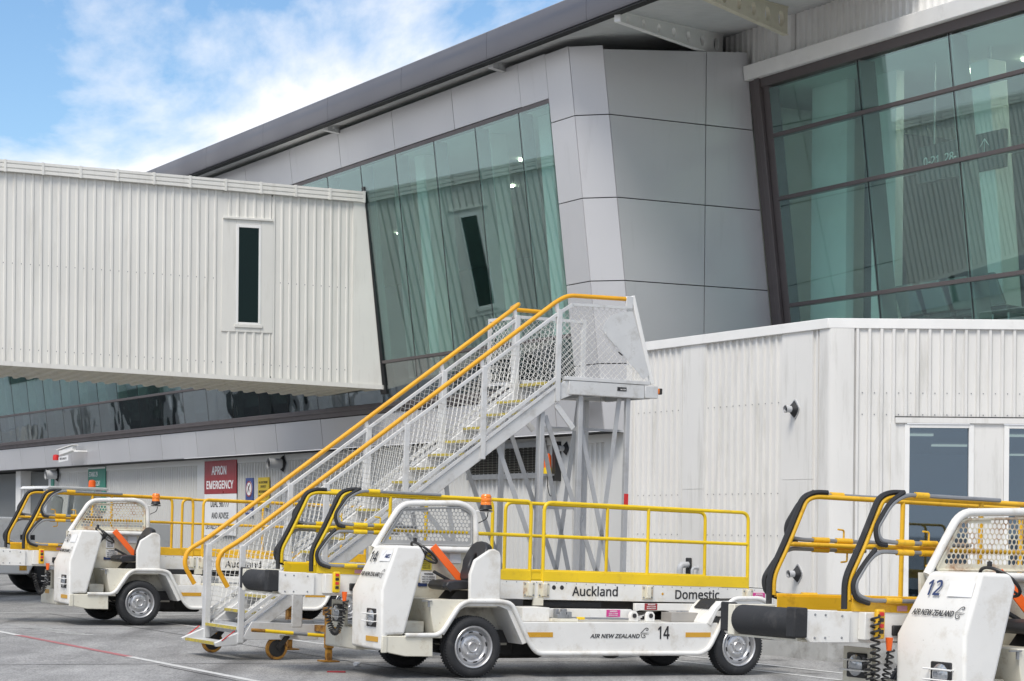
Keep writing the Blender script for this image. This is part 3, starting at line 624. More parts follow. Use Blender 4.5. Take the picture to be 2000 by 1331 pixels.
while s > S0:
    s0 = max(S0, s - .66)
    MB().loft([J(s0 + .004, n, zt(s0) + z) for n, z in gp], [J(s - .004, n, zt(s) + z) for n, z in gp]).build('fascia_panel', 'cream_clad', JB)
    MB().loft([J(s - .022, n + .004, zt(s) - .012 + z * 1.08) for n, z in ((.03, 0), (.1, 0), (.1, .2), (.03, .2))], [J(s + .022, n + .004, zt(s) - .012 + z * 1.08) for n, z in ((.03, 0), (.1, 0), (.1, .2), (.03, .2))]).build('fascia_strap', 'cream_clad', JB)
    s -= .66
MB().loft([J(S0, .04, zb(S0) - .07), J(-.02, .04, zb(0) - .07), J(-.02, .04, zb(0) + .01), J(S0, .04, zb(S0) + .01)], [J(S0, .06, zb(S0) - .07), J(-.02, .06, zb(0) - .07), J(-.02, .06, zb(0) + .01), J(S0, .06, zb(S0) + .01)]).build('bottom_flashing', 'cream_clad', JB)
# ribbed underside
b = MB(); s = S0
cols = []
while s < 0: cols += [(s, 0), (s + .14, 0), (s + .165, .035), (s + .225, .035)]; s += .25
for s_, h in cols: b.v += [tuple(J(s_, .04, zb(s_) - .03 - h)), tuple(J(s_, -3.2, zb(s_) - .03 - h))]
for i in range(len(cols) - 1): b.f.append((2 * i, 2 * i + 1, 2 * i + 3, 2 * i + 2))
b.build('underside', 'old_cream', JB)
for n0, n1, z0, z1, nm in ((-3.2, -3.1, 0, 0, 'rear_wall'),):
    MB().loft([J(S0, n0, zb(S0)), J(-.1, n0, zb(0)), J(-.45, n0, zt(0) + .15), J(S0, n0, zt(S0) + .15)], [J(S0, n1, zb(S0)), J(-.1, n1, zb(0)), J(-.45, n1, zt(0) + .15), J(S0, n1, zt(S0) + .15)]).build(nm, 'cream_clad', JB)
MB().loft([J(S0, .03, zt(S0) + .19), J(-.45, .03, zt(-.45) + .19), J(-.45, -3.2, zt(-.45) + .19), J(S0, -3.2, zt(S0) + .19)], [J(S0, -1.5, zt(S0) + .28), J(-.45, -1.5, zt(-.45) + .28), J(-.45, -1.6, zt(-.45) + .28), J(S0, -1.6, zt(S0) + .28)]).build('roof', 'cream_clad', JB)
MB().loft([J(S0, -.12, zb(S0) + .02), J(-.1, -.12, zb(0) + .02), J(-.1, -3.1, zb(0) + .02), J(S0, -3.1, zb(S0) + .02)], [J(S0, -.12, zb(S0) + .1), J(-.1, -.12, zb(0) + .1), J(-.1, -3.1, zb(0) + .1), J(S0, -3.1, zb(S0) + .1)]).build('floor', 'interior_dark', JB)
def jp_(nm, m, s0, s1, z0, z1, n0, n1, par): return MB().loft([J(s0, n0, z0), J(s1, n0, z0), J(s1, n0, z1), J(s0, n0, z1)], [J(s0, n1, z0), J(s1, n1, z0), J(s1, n1, z1), J(s0, n1, z1)]).build(nm, m, par, .004)
for s0, s1, z0, z1 in ((-3.35, -2.86, 4.36, 7.66), (-2.41, -1.95, 4.36, 7.66), (-2.859, -2.411, 7.1, 7.66), (-2.859, -2.411, 4.36, 5.3)): jp_('window_backing', 'cream_clad', s0, s1, z0, z1, -.03, -.002, JB)
WIN = jp_('window', 'cream_clad', -3.13, -2.87, 5.152, 7.2, .0, .022, JB)
jp_('surround', 'cream_clad', -2.40, -2.17, 5.152, 7.2, .0, .022, WIN)
jp_('surround', 'cream_clad', -2.868, -2.402, 7.12, 7.2, .0, .022, WIN)
jp_('surround', 'cream_clad', -2.868, -2.402, 5.152, 5.24, .0, .022, WIN)
jp_('head_flashing', 'cream_clad', -3.12, -2.19, 7.2, 7.24, .0, .055, WIN)
jp_('sill', 'cream_clad', -2.89, -2.37, 5.235, 5.29, .022, .045, WIN)
for s0, s1, z0, z1 in ((-2.87, -2.82, 5.29, 7.12), (-2.44, -2.40, 5.29, 7.12), (-2.818, -2.442, 7.06, 7.118), (-2.818, -2.442, 5.292, 5.33)): jp_('frame', 'trim_white', s0, s1, z0, z1, -.03, .03, WIN)
jp_('pane', 'bridge_glass', -2.818, -2.442, 5.332, 7.058, -.004, .004, WIN)
jp_('reveal', 'interior_dark', -2.95, -2.3, 5.1, 7.3, -.5, -.48, WIN)
pts = []
s = -14.9
while s < -.65:
    if not -3.15 < s < -2.18: pts.append(J(s, .002, 6.04 - .022 * s))
    pts.append(J(s, .002, 4.51 - .026 * s)); s += .157
screws('screws', 'tube_grey', JB, pts, JN, .011)
# ------------------------------------------------------------------ annex
AX = empty('annex_building', label='low white ribbed annex with rounded corner and tall blue windows', cat='building')
CX_, CY_ = B(-5.0, .8, 0).x, B(-5.0, .8, 0).y
XR = V((1, 0, 0)); NR = V((0, -1, 0)); NL = -D_
ZT = 4.25
b = MB(); corrugate(b, B(-5.0, .8, 0), A_, 5.04, lambda s: .22, lambda s: ZT, NL, .032, .155); b.build('cladding', 'white_clad', AX)
def aflat(t0, t1, z0, z1, nm='flat_sheet'): return MB().loft([B(t0, .8, z0), B(t1, .8, z0), B(t1, .8, z1), B(t0, .8, z1)], [B(t0, .838, z0), B(t1, .838, z0), B(t1, .838, z1), B(t0, .838, z1)]).build(nm, 'white_clad', AX)
for t0, t1, zj in ((-2.07, -1.51, 2.2), (-4.63, -3.95, 2.3)): aflat(t0, t1, .22, zj - .004); aflat(t0, t1, zj, ZT)
aflat(-.12, .04, .22, ZT, 'end_flashing')
MB().loft([B(.04, .0, .22), B(.04, .838, .22), B(.04, .838, ZT), B(.04, .0, ZT)], [B(.0, .0, .22), B(.0, .82, .22), B(.0, .82, ZT), B(.0, .0, ZT)]).build('end_wall', 'white_clad', AX)
C0 = V((CX_, CY_, 0))
# rounded corner flashing
arc = [C0 + A_ * .22 + NL * .04, C0 + A_ * .10 + NL * .045, C0 + NL * .035 + NR * .025, C0 + XR * .10 + NR * .05, C0 + XR * .28 + NR * .04]
arc = fillet(arc, .08, 4)
b = MB()
for i in range(len(arc) - 1):
    p, q_ = arc[i], arc[i + 1]; b.add([(p.x, p.y, .22), (q_.x, q_.y, .22), (q_.x, q_.y, ZT), (p.x, p.y, ZT)], [(0, 1, 2, 3)])
b.build('corner_flashing', 'white_clad', AX)
XO = lambda x, n, z: V((x, CY_ - n, z))
def aplate(nm, m, x0, x1, z0, z1, n0, n1, par=AX, bev=0): return MB().loft([XO(x0, n0, z0), XO(x1, n0, z0), XO(x1, n0, z1), XO(x0, n0, z1)], [XO(x0, n1, z0), XO(x1, n1, z0), XO(x1, n1, z1), XO(x0, n1, z1)]).build(nm, m, par, bev)
b = MB(); corrugate(b, XO(CX_ + .2, 0, 0), XR, .78, lambda s: .22, lambda s: ZT, NR, .034, .157); corrugate(b, XO(CX_ + .98, 0, 0), XR, 5, lambda s: 3.1, lambda s: ZT, NR, .034, .157)
corrugate(b, XO(CX_ + .98, 0, 0), XR, 5, lambda s: .22, lambda s: .5, NR, .034, .157)
b.build('cladding', 'white_clad', AX)
aplate('window_head', 'white_clad', CX_ + .82, CX_ + 6, 3.03, 3.1, .0, .07)
aplate('window_head', 'joint_black', CX_ + .82, CX_ + 6, 3.1, 3.115, .0, .05)
for i, x0 in enumerate((5.06, 6.35)):
    aplate('window_pier', 'white_clad', x0 - (.16 if i == 0 else .42), x0 + .012, .22, 3.03, .0, .036)
    W = aplate('window', 'trim_white', x0 + .015, x0 + .08, .5, 3.02, -.06, .05)
    aplate('frame_stile', 'trim_white', x0 + .85, x0 + .915, .5, 3.02, -.06, .05, W); aplate('frame_rail', 'trim_white', x0 + .082, x0 + .848, 2.97, 3.02, -.06, .045, W); aplate('frame_rail', 'trim_white', x0 + .082, x0 + .848, .5, .56, -.06, .045, W)
    aplate('pane', 'office_glass', x0 + .082, x0 + .848, .562, 2.968, -.01, .0, W)
aplate('room_wall', 'interior_grey', 4.5, 14, .3, 3.3, -21.1, -21.0); aplate('room_side', 'interior_grey', 4.45, 4.5, .3, 3.3, -21, -.1)
aplate('room_floor', 'carpet', 4.55, 14, .25, .35, -21, -.1); aplate('room_ceiling', 'interior_grey', 4.55, 14, 2.94, 3.02, -21, -.12)
for x0, wd, y0 in ((5.27, .34, -.8), (6.28, .6, -4.4), (7.33, .35, -9.8), (9.55, .4, -19.5), (6.55, .6, -.8), (8.3, .3, -8.2), (10.8, .4, -19.5)):
    MB().loft([XO(x0, y0, 2.9), XO(x0 + wd, y0, 2.9), XO(x0 + wd, y0 - .12, 2.9), XO(x0, y0 - .12, 2.9)], [XO(x0, y0, 2.93), XO(x0 + wd, y0, 2.93), XO(x0 + wd, y0 - .12, 2.93), XO(x0, y0 - .12, 2.93)]).build('ceiling_light', 'tube_lit', AX)
# coping along both faces, roof, plinth
MB().loft([B(.06, .75, ZT), B(.06, .87, ZT), B(.06, .87, ZT + .13), B(.06, .75, ZT + .13)], [C0 + NL * -.05 + UP * ZT, C0 + NL * .07 + UP * ZT, C0 + NL * .07 + UP * (ZT + .13), C0 + NL * -.05 + UP * (ZT + .13)]).build('coping', 'trim_white', AX, .006)
MB().loft([C0 + NL * -.05 + UP * ZT, C0 + NL * .07 + UP * ZT, C0 + NL * .07 + UP * (ZT + .13), C0 + NL * -.05 + UP * (ZT + .13)], [XO(12, -.05, ZT), XO(12, .08, ZT), XO(12, .08, ZT + .13), XO(12, -.05, ZT + .13)]).build('coping', 'trim_white', AX, .006)
MB().loft([B(.0, .72, ZT - .03), C0 + UP * (ZT - .03) + V((0, .1, 0)), XO(12, -.08, ZT - .03), XO(12, -12, ZT - .03), B(.0, -3.2, ZT - .03)], [B(.0, .72, ZT), C0 + UP * ZT + V((0, .1, 0)), XO(12, -.08, ZT), XO(12, -12, ZT), B(.0, -3.2, ZT)]).build('roof', 'soffit', AX)
MB().loft([B(.04, .6, -.5), B(.04, .83, -.5), B(.04, .83, .22), B(.04, .6, .22)], [C0 + NL * -.2 + UP * -.5, C0 + NL * .03 + UP * -.5, C0 + NL * .03 + UP * .22, C0 + NL * -.2 + UP * .22]).build('plinth', 'concrete', AX)
MB().loft([C0 + NL * -.2 + UP * -.5, C0 + NL * .03 + UP * -.5, C0 + NL * .03 + UP * .22, C0 + NL * -.2 + UP * .22], [XO(12, -.2, -.5), XO(12, .03, -.5), XO(12, .03, .22), XO(12, -.2, .22)]).build('plinth', 'concrete', AX)
pts = []
for k in range(33):
    t0 = -4.95 + k * .155
    if any(a - .02 < t0 < c + .02 for a, c in ((-2.07, -1.51), (-4.63, -3.95))): continue
    for z in (3.34, 2.12, 1.55): pts.append(B(t0 + .04, .801, z))
screws('screws', 'tube_grey', AX, pts, NL, .008)
screws('screws', 'tube_grey', AX, [XO(CX_ + .24 + k * .157, .001, z) for k in range(20) for z in (3.42, 3.14)], NR, .008)
# wall spigots with rubber boots
def spigot(P, n, label, r=.045, k=1.0):
    n = V(n).normalized(); u = n.cross(UP).normalized()
    E_ = empty('wall_spigot', label=label, cat='pipe', group='pipe spigots through the walls')
    dia = [P + u * .12 * k, P + UP * .15 * k, P - u * .12 * k, P - UP * .15 * k]
    dia = fillet(dia, .05, 3, True)
    MB().loft(dia, [p + n * .015 for p in dia]).build('flange', 'steel', E_)
    d2 = [P + (p - P) * .86 + n * .016 for p in dia]
    ring = [P + n * .075 + ((p - P).normalized() * r * 1.15) for p in dia]
    MB().loft(d2, ring).build('boot', 'rubber', E_)
    b = MB(); c0, c1 = P + n * .07, P + n * (.16 if k == 1 else .36)
    b.tube([c0, c1], r, 16, cap=False); b.tube([c1 - n * .02, c1], r * 1.12, 16, cap=False); b.tube([c1, c1 - n * .03], r * .85, 16, cap=False)
    o = len(b.v)
    b.build('pipe', 'pvc', E_)
    MB().cyl(c1 - n * .05, c1 - n * .045, r * .95, 16).build('pipe_mouth', 'black', E_)
    return E_
spigot(B(-4.25, .838, 3.23), NL, 'grey pipe stub in black boot high on the annex wall')
spigot(B(-4.35, .838, 1.05), NL, 'grey pipe stub in black boot low on the annex wall, near its corner')
spigot(B(3.2, .036, 2.93), -D_, 'grey pipe stub in black boot beside the louvred window')
ep = empty('elbow_pipe', label='grey bent pipes coming out of the annex wall above the loader rail', cat='pipe')
P0 = B(-1.72, .84, 1.12)
MB().tube(fillet([P0, P0 + NL * .16, P0 + NL * .16 - UP * .22, P0 + NL * .16 - UP * 1.1], .09, 5), .045, 12).build('large_pipe', 'pvc', ep)
P1 = B(-1.95, .84, 1.08); MB().tube(fillet([P1, P1 + NL * .1, P1 + NL * .1 - UP * 1.1], .07, 5), .022, 10).build('small_pipe', 'pvc', ep)
MB().loft([P0 + A_ * -.07 - UP * .13, P0 + A_ * .07 - UP * .13, P0 + A_ * .07 + UP * .1, P0 + A_ * -.07 + UP * .1], [p + NL * .02 for p in (P0 + A_ * -.07 - UP * .13, P0 + A_ * .07 - UP * .13, P0 + A_ * .07 + UP * .1, P0 + A_ * -.07 + UP * .1)]).build('boot', 'rubber', ep, .01)
# ------------------------------------------------------------------ signs and fittings on the terminal wall
def board(name, label, t0, t1, z0, z1, m, cat='sign', e=.05):
    E_ = empty(name, label=label, cat=cat)
    MB().loft([B(t0, e, z0), B(t1, e, z0), B(t1, e, z1), B(t0, e, z1)], [B(t0, e + .02, z0), B(t1, e + .02, z0), B(t1, e + .02, z1), B(t0, e + .02, z1)]).build('board', m, E_)
    return E_
RT = -A_
E_ = board('emergency_sign', 'red and white apron emergency notice with large lettering on the ribbed wall', 17.84, 19.82, 1.39, 2.325, 'white_print')
MB().loft([B(17.84, .05, 2.33), B(19.82, .05, 2.33), B(19.82, .05, 3.08), B(17.84, .05, 3.08)], [B(17.84, .071, 2.33), B(19.82, .071, 2.33), B(19.82, .071, 3.08), B(17.84, .071, 3.08)]).build('red_panel', 'sign_red', E_)
lettering('APRON', 'white_print', E_, B(19.36, .071, 2.76), RT, UP, .92, .2, bold=.02)
lettering('EMERGENCY', 'white_print', E_, B(19.68, .071, 2.44), RT, UP, 1.68, .19, bold=.02)
lettering('DIAL 98777', 'ink', E_, B(19.4, .071, 2.03), RT, UP, 1.14, .17); lettering('AND ADVISE', 'ink', E_, B(19.35, .071, 1.77), RT, UP, 1.06, .14)
lettering('DETAILS OF INCIDENT', 'ink', E_, B(19.7, .071, 1.53), RT, UP, 1.7, .12)
E_ = board('stand_sign', 'green stand number and coordinates sign on the ribbed wall', 27.03, 28.46, 1.95, 3.11, 'sign_green')
MB().loft([B(27.03, .071, 3.06), B(28.46, .071, 3.06), B(28.46, .071, 3.1), B(27.03, .071, 3.1)], [B(27.03, .08, 3.06), B(28.46, .08, 3.06), B(28.46, .08, 3.1), B(27.03, .08, 3.1)]).build('top_rail', 'white_print', E_)
for s_, z in (('STAND 29', 2.86), ("S 37'  00.26'", 2.62), ("E 174'  47.24'", 2.38)): lettering(s_, 'white_print', E_, B(28.38, .071, z), RT, UP, .72 if 'ST' in s_ else .92, .13)
lettering('29', 'white_print', E_, B(27.7, .071, 2.05), RT, UP, .3, .12)
E_ = board('edge_sign', 'narrow green sign strip at the far end of the ribbed wall', 31.55, 31.8, 2.2, 2.9, 'sign_green')
E_ = board('prohibition_sign', 'narrow blue sign with red barred circle on the ribbed wall', 16.85, 17.28, 1.86, 2.66, 'sign_blue')
b = MB(); c = B(17.065, .071, 2.42); K = 28
ring = lambda r, off: [c + RT * (r * math.cos(2 * math.pi * k / K)) + UP * (r * .95 * math.sin(2 * math.pi * k / K)) - D_ * off for k in range(K)]
MB().loft(ring(.185, 0), ring(.185, .004)).build('roundel', 'white_print', E_)
A0, A1 = ring(.185, .006), ring(.15, .006); b.add(A0 + A1, [(i, (i + 1) % K, (i + 1) % K + K, i + K) for i in range(K)]); ribbon(b, [(-.12, .12), (.12, -.12)], .035, c, RT, UP, 1.0, .007); b.build('red_bar', 'sign_red', E_)
b = MB(); ribbon(b, [(-.07, -.08), (-.02, .02), (.05, .1)], .06, c, RT, UP, 1, .0055); b.build('symbol', 'ink', E_)
for z in (2.08, 1.98, 1.9): lettering('NO ENTRY', 'white_print', E_, B(17.24, .071, z), RT, UP, .34, .05)
E_ = board('device_sign', 'yellow electronic devices notice on the ribbed wall', 15.94, 16.55, 2.0, 2.66, 'sign_yellow')
for s_, z in (('ALL ELECTRONIC', 2.53), ('DEVICES', 2.44), ('MUST BE SWITCHED OFF', 2.33), ('BEYOND THIS POINT', 2.23)): lettering(s_, 'ink', E_, B(16.5 if len(s_) > 8 else 16.4, .071, z), RT, UP, .5 if len(s_) > 8 else .3, .05)
spigot(B(15.15, .05, 2.93), -D_, 'large grey pipe stub in black boot on the ribbed wall behind the stair rails', .11, 1.5)
spigot(B(31.15, .05, 2.96), -D_, 'large grey pipe stub in black boot at the far end of the ribbed wall', .12, 1.6)
E_ = empty('security_camera', label='white security camera with red beacon on the panel band under the bridge', cat='camera')
P = B(28.5, ef(3.4), 3.50)
MB().tube(fillet([P + A_ * -.9, P + A_ * -.9 - D_ * .28, P - D_ * .3 + A_ * -.5], .08), .025, 8).build('bracket', 'trim_white', E_)
MB().bar(P - D_ * .34 + A_ * .25 + UP * -.02, P - D_ * .3 - A_ * .75 + UP * .08, .13, .14).build('housing', 'trim_white', E_, .02)
MB().bar(P - D_ * .34 + A_ * .4 + UP * .07, P - D_ * .3 - A_ * .8 + UP * .17, .19, .02).build('sun_shield', 'trim_white', E_)
MB().bar(P - D_ * .42 + A_ * .2 + UP * -.2, P - D_ * .42 - A_ * .62 + UP * -.16, .01, .14).build('notice', 'white_print', E_)
lettering('SECURITY', 'ink', E_, P - D_ * .427 + A_ * .1 + UP * -.2, RT, UP, .6, .05)
MB().lathe([(0, .07), (.07, .06), (.085, 0), (.085, -.08), (0, -.08)], tuple(P - D_ * .42 + A_ * .45 + UP * -.12), 'z', 14).build('beacon', 'red_tape', E_)
E_ = empty('gooseneck_lamp', label='small cream gooseneck lamp sticking out of the wall end', cat='lamp')
P = B(32.12, -.6, 2.62)
MB().tube(fillet([P, P - D_ * .1 + A_ * 1.0 + UP * .06, P - D_ * .35 + A_ * 3.1 + UP * .08, P - D_ * .35 + A_ * 3.15 + UP * -.18], .16), .025, 8).build('arm', 'lamp_cream', E_)
MB().lathe([(.03, .16), (.06, .1), (.2, .0), (.19, -.005), (.0, .05)], tuple(P - D_ * .35 + A_ * 3.15 + UP * -.34), 'z', 18).build('shade', 'lamp_cream', E_)
E_ = empty('yellow_cabinet', label='yellow steel cabinet in the shaded recess at the far left', cat='cabinet')
MB().loft([B(33.6, -2.5, 1.05), B(35.0, -2.5, 1.05), B(35.0, -2.5, 1.75), B(33.6, -2.5, 1.75)], [B(33.6, -2.0, 1.05), B(35.0, -2.0, 1.05), B(35.0, -2.0, 1.75), B(33.6, -2.0, 1.75)]).build('body', 'sign_yellow', E_, .02)
MB().loft([B(33.7, -2.4, gz(-14)), B(34.9, -2.4, gz(-14)), B(34.9, -2.1, gz(-14)), B(33.7, -2.1, gz(-14))], [B(33.7, -2.4, 1.05), B(34.9, -2.4, 1.05), B(34.9, -2.1, 1.05), B(33.7, -2.1, 1.05)]).build('stand', 'interior_dark', E_)
MB().lathe([(0, .03), (.06, .03), (.07, 0)], tuple(B(34.3, -1.99, 1.42)), 'y', 12).build('latch', 'black', E_)
E_ = empty('warning_beacon', label='orange and yellow warning beacon on a bracket beside the louvred window', cat='beacon')
P = B(3.55, .2, 2.62)
MB().lathe([(0, .24), (.04, .23), (.06, .18), (.065, .0), (0, 0)], tuple(P), 'z', 14).build('lens', 'orange', E_)
MB().lathe([(0, 0), (.07, 0), (.07, -.1), (0, -.1)], tuple(P), 'z', 14).build('base', 'yellow_lemon', E_)
MB().bar(P - D_ * -.2 + UP * -.12, P - D_ * .12 + UP * -.12, .3, .03).build('shelf', 'tube_grey', E_)
MB().bar(B(3.42, .1, 2.4), B(3.42, .1, 3.05), .1, .12, -D_).build('back_box', 'black', E_)
b = MB(); b.tube(fillet([P + UP * -.12, P + UP * -.35, P + UP * -.5 - A_ * .1, P + UP * -.38 - A_ * .22], .1), .008, 6); b.build('cable', 'black', E_)
# ------------------------------------------------------------------ wheels (meshes shared by all loaders)
TR = .335
tyre_prof = [(.215, .03), (.235, .012), (.27, .0), (.305, .008), (.325, .03), (TR, .055), (TR, .075), (TR - .008, .078), (TR - .008, .086), (TR, .089), (TR, .115), (TR - .008, .118), (TR - .008, .126), (TR, .129), (TR, .15), (.325, .175), (.3, .198), (.25, .2), (.215, .18)]
def tread_mesh():
    b = MB().lathe(tyre_prof, (0, 0, 0), 'y', 48)
    for k in range(64):                                            # shoulder lugs
        an = 2 * math.pi * k / 64; c, s_ = math.cos(an), math.sin(an); u, v = V((c, 0, s_)), V((-s_, 0, c))
        for y0, y1 in ((.03, .058), (.148, .176)):
            p = [u * (TR - .03) - v * .008 + V((0, y0, 0)), u * (TR - .03) + v * .008 + V((0, y0, 0)), u * (TR - .03) + v * .008 + V((0, y1, 0)), u * (TR - .03) - v * .008 + V((0, y1, 0))]
            b.loft(p, [q_ + u * .0315 for q_ in p])
    return b.mesh('tyre', 'rubber', 35)
TYRE = tread_mesh()
RIM = MB().lathe([(.222, .19), (.222, .04), (.230, .014), (.222, .005), (.212, .008), (.207, .022), (.203, .05), (.195, .062), (.186, .055), (.178, .04), (.165, .034), (.152, .037), (.142, .052), (.134, .062), (.126, .058), (.115, .045), (.085, .040), (.066, .044), (.06, .030), (.052, .022), (.044, .024), (.040, .034), (.0, .036)], (0, 0, 0), 'y', 44).mesh('rim', 'rim_silver', 55)
b = MB()
for k in range(8):
    an = 2 * math.pi * (k + .25) / 8; a0, a1 = an - .15, an + .15
    pts = [V((r * math.cos(a), .041, r * math.sin(a))) for r, a in ((.157, a0), (.155, an), (.157, a1), (.170, a1), (.172, an), (.170, a0))]
    b.loft(pts, [p + V((0, -.012, 0)) for p in pts])
SLOT = b.mesh('rim_slots', 'black')
b = MB()
for k in range(5):
    an = 2 * math.pi * k / 5 + .3; b.lathe([(.0, .022), (.010, .023), (.014, .03), (.018, .046)], (.092 * math.cos(an), .0, .092 * math.sin(an)), 'y', 10)
NUTS = b.mesh('wheel_nuts', 'steel')
DRUM = MB().lathe([(0, .13), (.19, .13), (.2, .16), (.2, .25), (0, .25)], (0, 0, 0), 'y', 24).mesh('wheel', 'underside')
def obj(name, me, parent, loc=(0, 0, 0), rot=None):
    o = bpy.data.objects.new(name, me); COL.objects.link(o); o.parent = parent; o.location = loc
    if rot: o.rotation_euler = rot
    return o
def wheel(parent, x, y, far=False, steer=0):
    wo = obj('wheel', DRUM, parent, (x, y, TR - .003), (0, random.random() * 0, math.pi if far else steer))
    for nm, me in (('tyre', TYRE), ('rim', RIM), ('rim_slots', SLOT), ('wheel_nuts', NUTS)):
        c = obj(nm, me, wo)
        if nm in ('rim_slots', 'wheel_nuts'): c['kind'] = 'stuff'
    return wo
def perforated(parent, m, outline, y, pitch=.0465, r=.0195):
    b = MB(); th = .003
    n = len(outline)
    def inside(x, z, mrg):
        for i in range(n):
            (x0, z0), (x1, z1) = outline[i], outline[(i + 1) % n]; l = math.hypot(x1 - x0, z1 - z0)
            if ((x1 - x0) * (z - z0) - (z1 - z0) * (x - x0)) / l > -mrg: return False
        return True
    xs_ = [p[0] for p in outline]; zs_ = [p[1] for p in outline]
    R6 = pitch / math.sqrt(3); row = 0; z = min(zs_)
    while z < max(zs_):
        x = min(xs_) + (pitch / 2 if row % 2 else 0)
        while x < max(xs_):
            if inside(x, z, .012):
                hole = inside(x, z, .045)
                o = len(b.v)
                for k in range(12):
                    an = math.pi * k / 6 + math.pi / 6; ro = R6 if k % 2 == 0 else pitch / 2
                    for yy in (y, y + th):
                        b.v.append((x + ro * math.cos(an), yy, z + ro * math.sin(an))); b.v.append((x + r * math.cos(an), yy, z + r * math.sin(an)))
                for k in range(12):
                    l = (k + 1) % 12; a, c = o + 4 * k, o + 4 * l
                    if hole: b.f += [(a, c, c + 1, a + 1), (a + 2, a + 3, c + 3, c + 2), (a + 1, c + 1, c + 3, a + 3)]
                if not hole: b.f += [tuple(o + 4 * k for k in range(12)), tuple(o + 4 * k + 2 for k in reversed(range(12)))]
            x += pitch
        row += 1; z += pitch * .866
    return b.build('guard_mesh', m, parent, smooth=20)
def coil(p0, p1, sag, turns, rc, rt, n_per=9):
    p0, p1 = V(p0), V(p1); N_ = turns * n_per; pts = []
    for i in range(N_ + 1):
        t = i / N_; c = p0.lerp(p1, t) + V((0, 0, -sag * 4 * t * (1 - t)))
        tg = (p1 - p0) + V((0, 0, -sag * 4 * (1 - 2 * t))); tg.normalize()
        u = tg.cross(V((0, 1, 0))).normalized(); v = tg.cross(u); an = 2 * math.pi * t * turns
        pts.append(c + u * (rc * math.cos(an)) + v * (rc * math.sin(an)))
    return pts
def belt_loader(M, label, yl, sheet, number, front_num_mat, names, rusty):
    T = empty('belt_loader', M=M, label=label, cat='belt loader', group='belt loaders parked side by side')
    P = lambda *a, **k: box(*a[:2], T, *a[2:], **k)
    WH, BW = 'van_white', 'beam_white'
    zbt = lambda x: 1.083 - .0185 * (x + 1.55)        # top of conveyor side beam
    zbb = lambda x: .845 - .009 * (x + 1.55)
    zbd = lambda x: 1.182 - .0128 * (x + 1.5)         # top of yellow kick band
    ztr = lambda x: 1.965 - .0165 * (x + 1.0)         # top rail
    zmr = lambda x: 1.58 - .0138 * (x + 1.4)          # middle rail
    # --- wheels and running gear
    for x in (0.0, 3.44):
        wheel(T, x, .0); wheel(T, x, 1.62 + .2, True)
        MB().cyl((x, .2, TR), (x, 1.62, TR), .055, 10).build('axle', 'underside', T)
    P('gearbox', 'underside', .1, .75, .5, 1.3, .2, .5, bevel=.04); P('sump', 'underside', .55, 1.2, .6, 1.1, .17, .4, bevel=.05)
    P('chassis_frame', 'underside', -.9, 3.9, .35, 1.45, .36, .5)
    for k in range(3): MB().tube(fillet([(-.42, .35, .5 - k * .07), (-.3, .32, .36 - k * .05), (.1, .4, .42)], .1), .012, 6).build('hose', 'black', T)
    # --- side body
    rim = [(-.83, .462), (-.46, .462), (-.385, .505), (-.2, .775), (-.1, .828), (.30, .83), (.41, .81), (.46, .775), (.55, .61), (.69, .35), (.78, .262), (2.91, .255), (3.02, .315), (3.155, .558), (3.27, .83), (3.36, .885), (3.72, .89), (3.86, .82), (3.96, .62)]
    MB().prism([(.47, .765), (.55, .61), (.69, .35), (.785, .262), (2.905, .257), (3.015, .317), (3.15, .558), (3.14, .604), (.592, .604)], .012, .06).build('side_panel', WH, T, .01)
    MB().tube(fillet([(x, .0, z) for x, z in rim], .09, 5), .026, 10).build('rim_tube', WH, T)
    P('deck', WH, .56, 3.1, .06, .8, .575, .598)
    MB().prism([(-.4, .49), (-.2, .77), (-.1, .815), (.3, .815), (.42, .79), (.54, .6), (.66, .38), (.6, .36), (.5, .55), (.4, .74), (.3, .775), (-.09, .775), (-.17, .74), (-.36, .46)], .02, .42).build('wheel_arch', WH, T, .004)
    P('arch_liner', 'inner_white', -.42, .62, .42, .45, .33, .8)
    MB().prism([(2.98, .6), (3.09, .78), (3.17, .85), (3.72, .862), (3.86, .79), (3.95, .6), (3.9, .55), (3.82, .74), (3.7, .82), (3.2, .81), (3.13, .74), (3.04, .56)], .0, .5).build('rear_fender', WH, T, .012)
    MB().loft([V((3.065, y, .76)) for y in (.1, .4)] + [V((3.16, y, .854)) for y in (.4, .1)], [V((3.058, y, .767)) for y in (.1, .4)] + [V((3.155, y, .862)) for y in (.4, .1)]).build('grip_pad', 'rubber', T)
    MB().prism([(3.18, .860), (3.6, .868), (3.6, .873), (3.18, .865)], .1, .4).build('grip_pad', 'rubber', T)
    P('rear_bumper', WH, 3.95, 4.1, .05, 1.8, .4, .62, bevel=.02)
    for x0, x1 in ((.648, .972), (2.702, 3.041)): P('reflector_strip', 'reflector', x0, x1, .0085, .0118, .44, .494)
    # --- cab
    cow = [(-.945, 1.412), (-.67, 1.405), (-.61, 1.31), (-.66, 1.12), (-.835, .468), (-1.04, .462), (-1.045, .30), (-1.105, .297), (-1.112, .944)]
    c2 = [(-.93, 1.395), (-.67, 1.39), (-.61, 1.30), (-.66, 1.12), (-.835, .468), (-1.04, .462), (-1.045, .31), (-1.105, .307), (-1.112, .92)]
    def loop(poly, y): return [V((x, y, z)) for x, z in fillet_xz(poly)]
    MB().loft([V((x, y, z)) for (x, z), y in zip(cow, (.03, .0, .0, .0, .0, .0, .0, .0, .0))], [V((x, y, z)) for (x, z), y in zip(c2, (.62, .66, .68, .7, .77, .77, .77, .77, .77))]).build('cowl', WH, T, .06, seg=5, smooth=60)
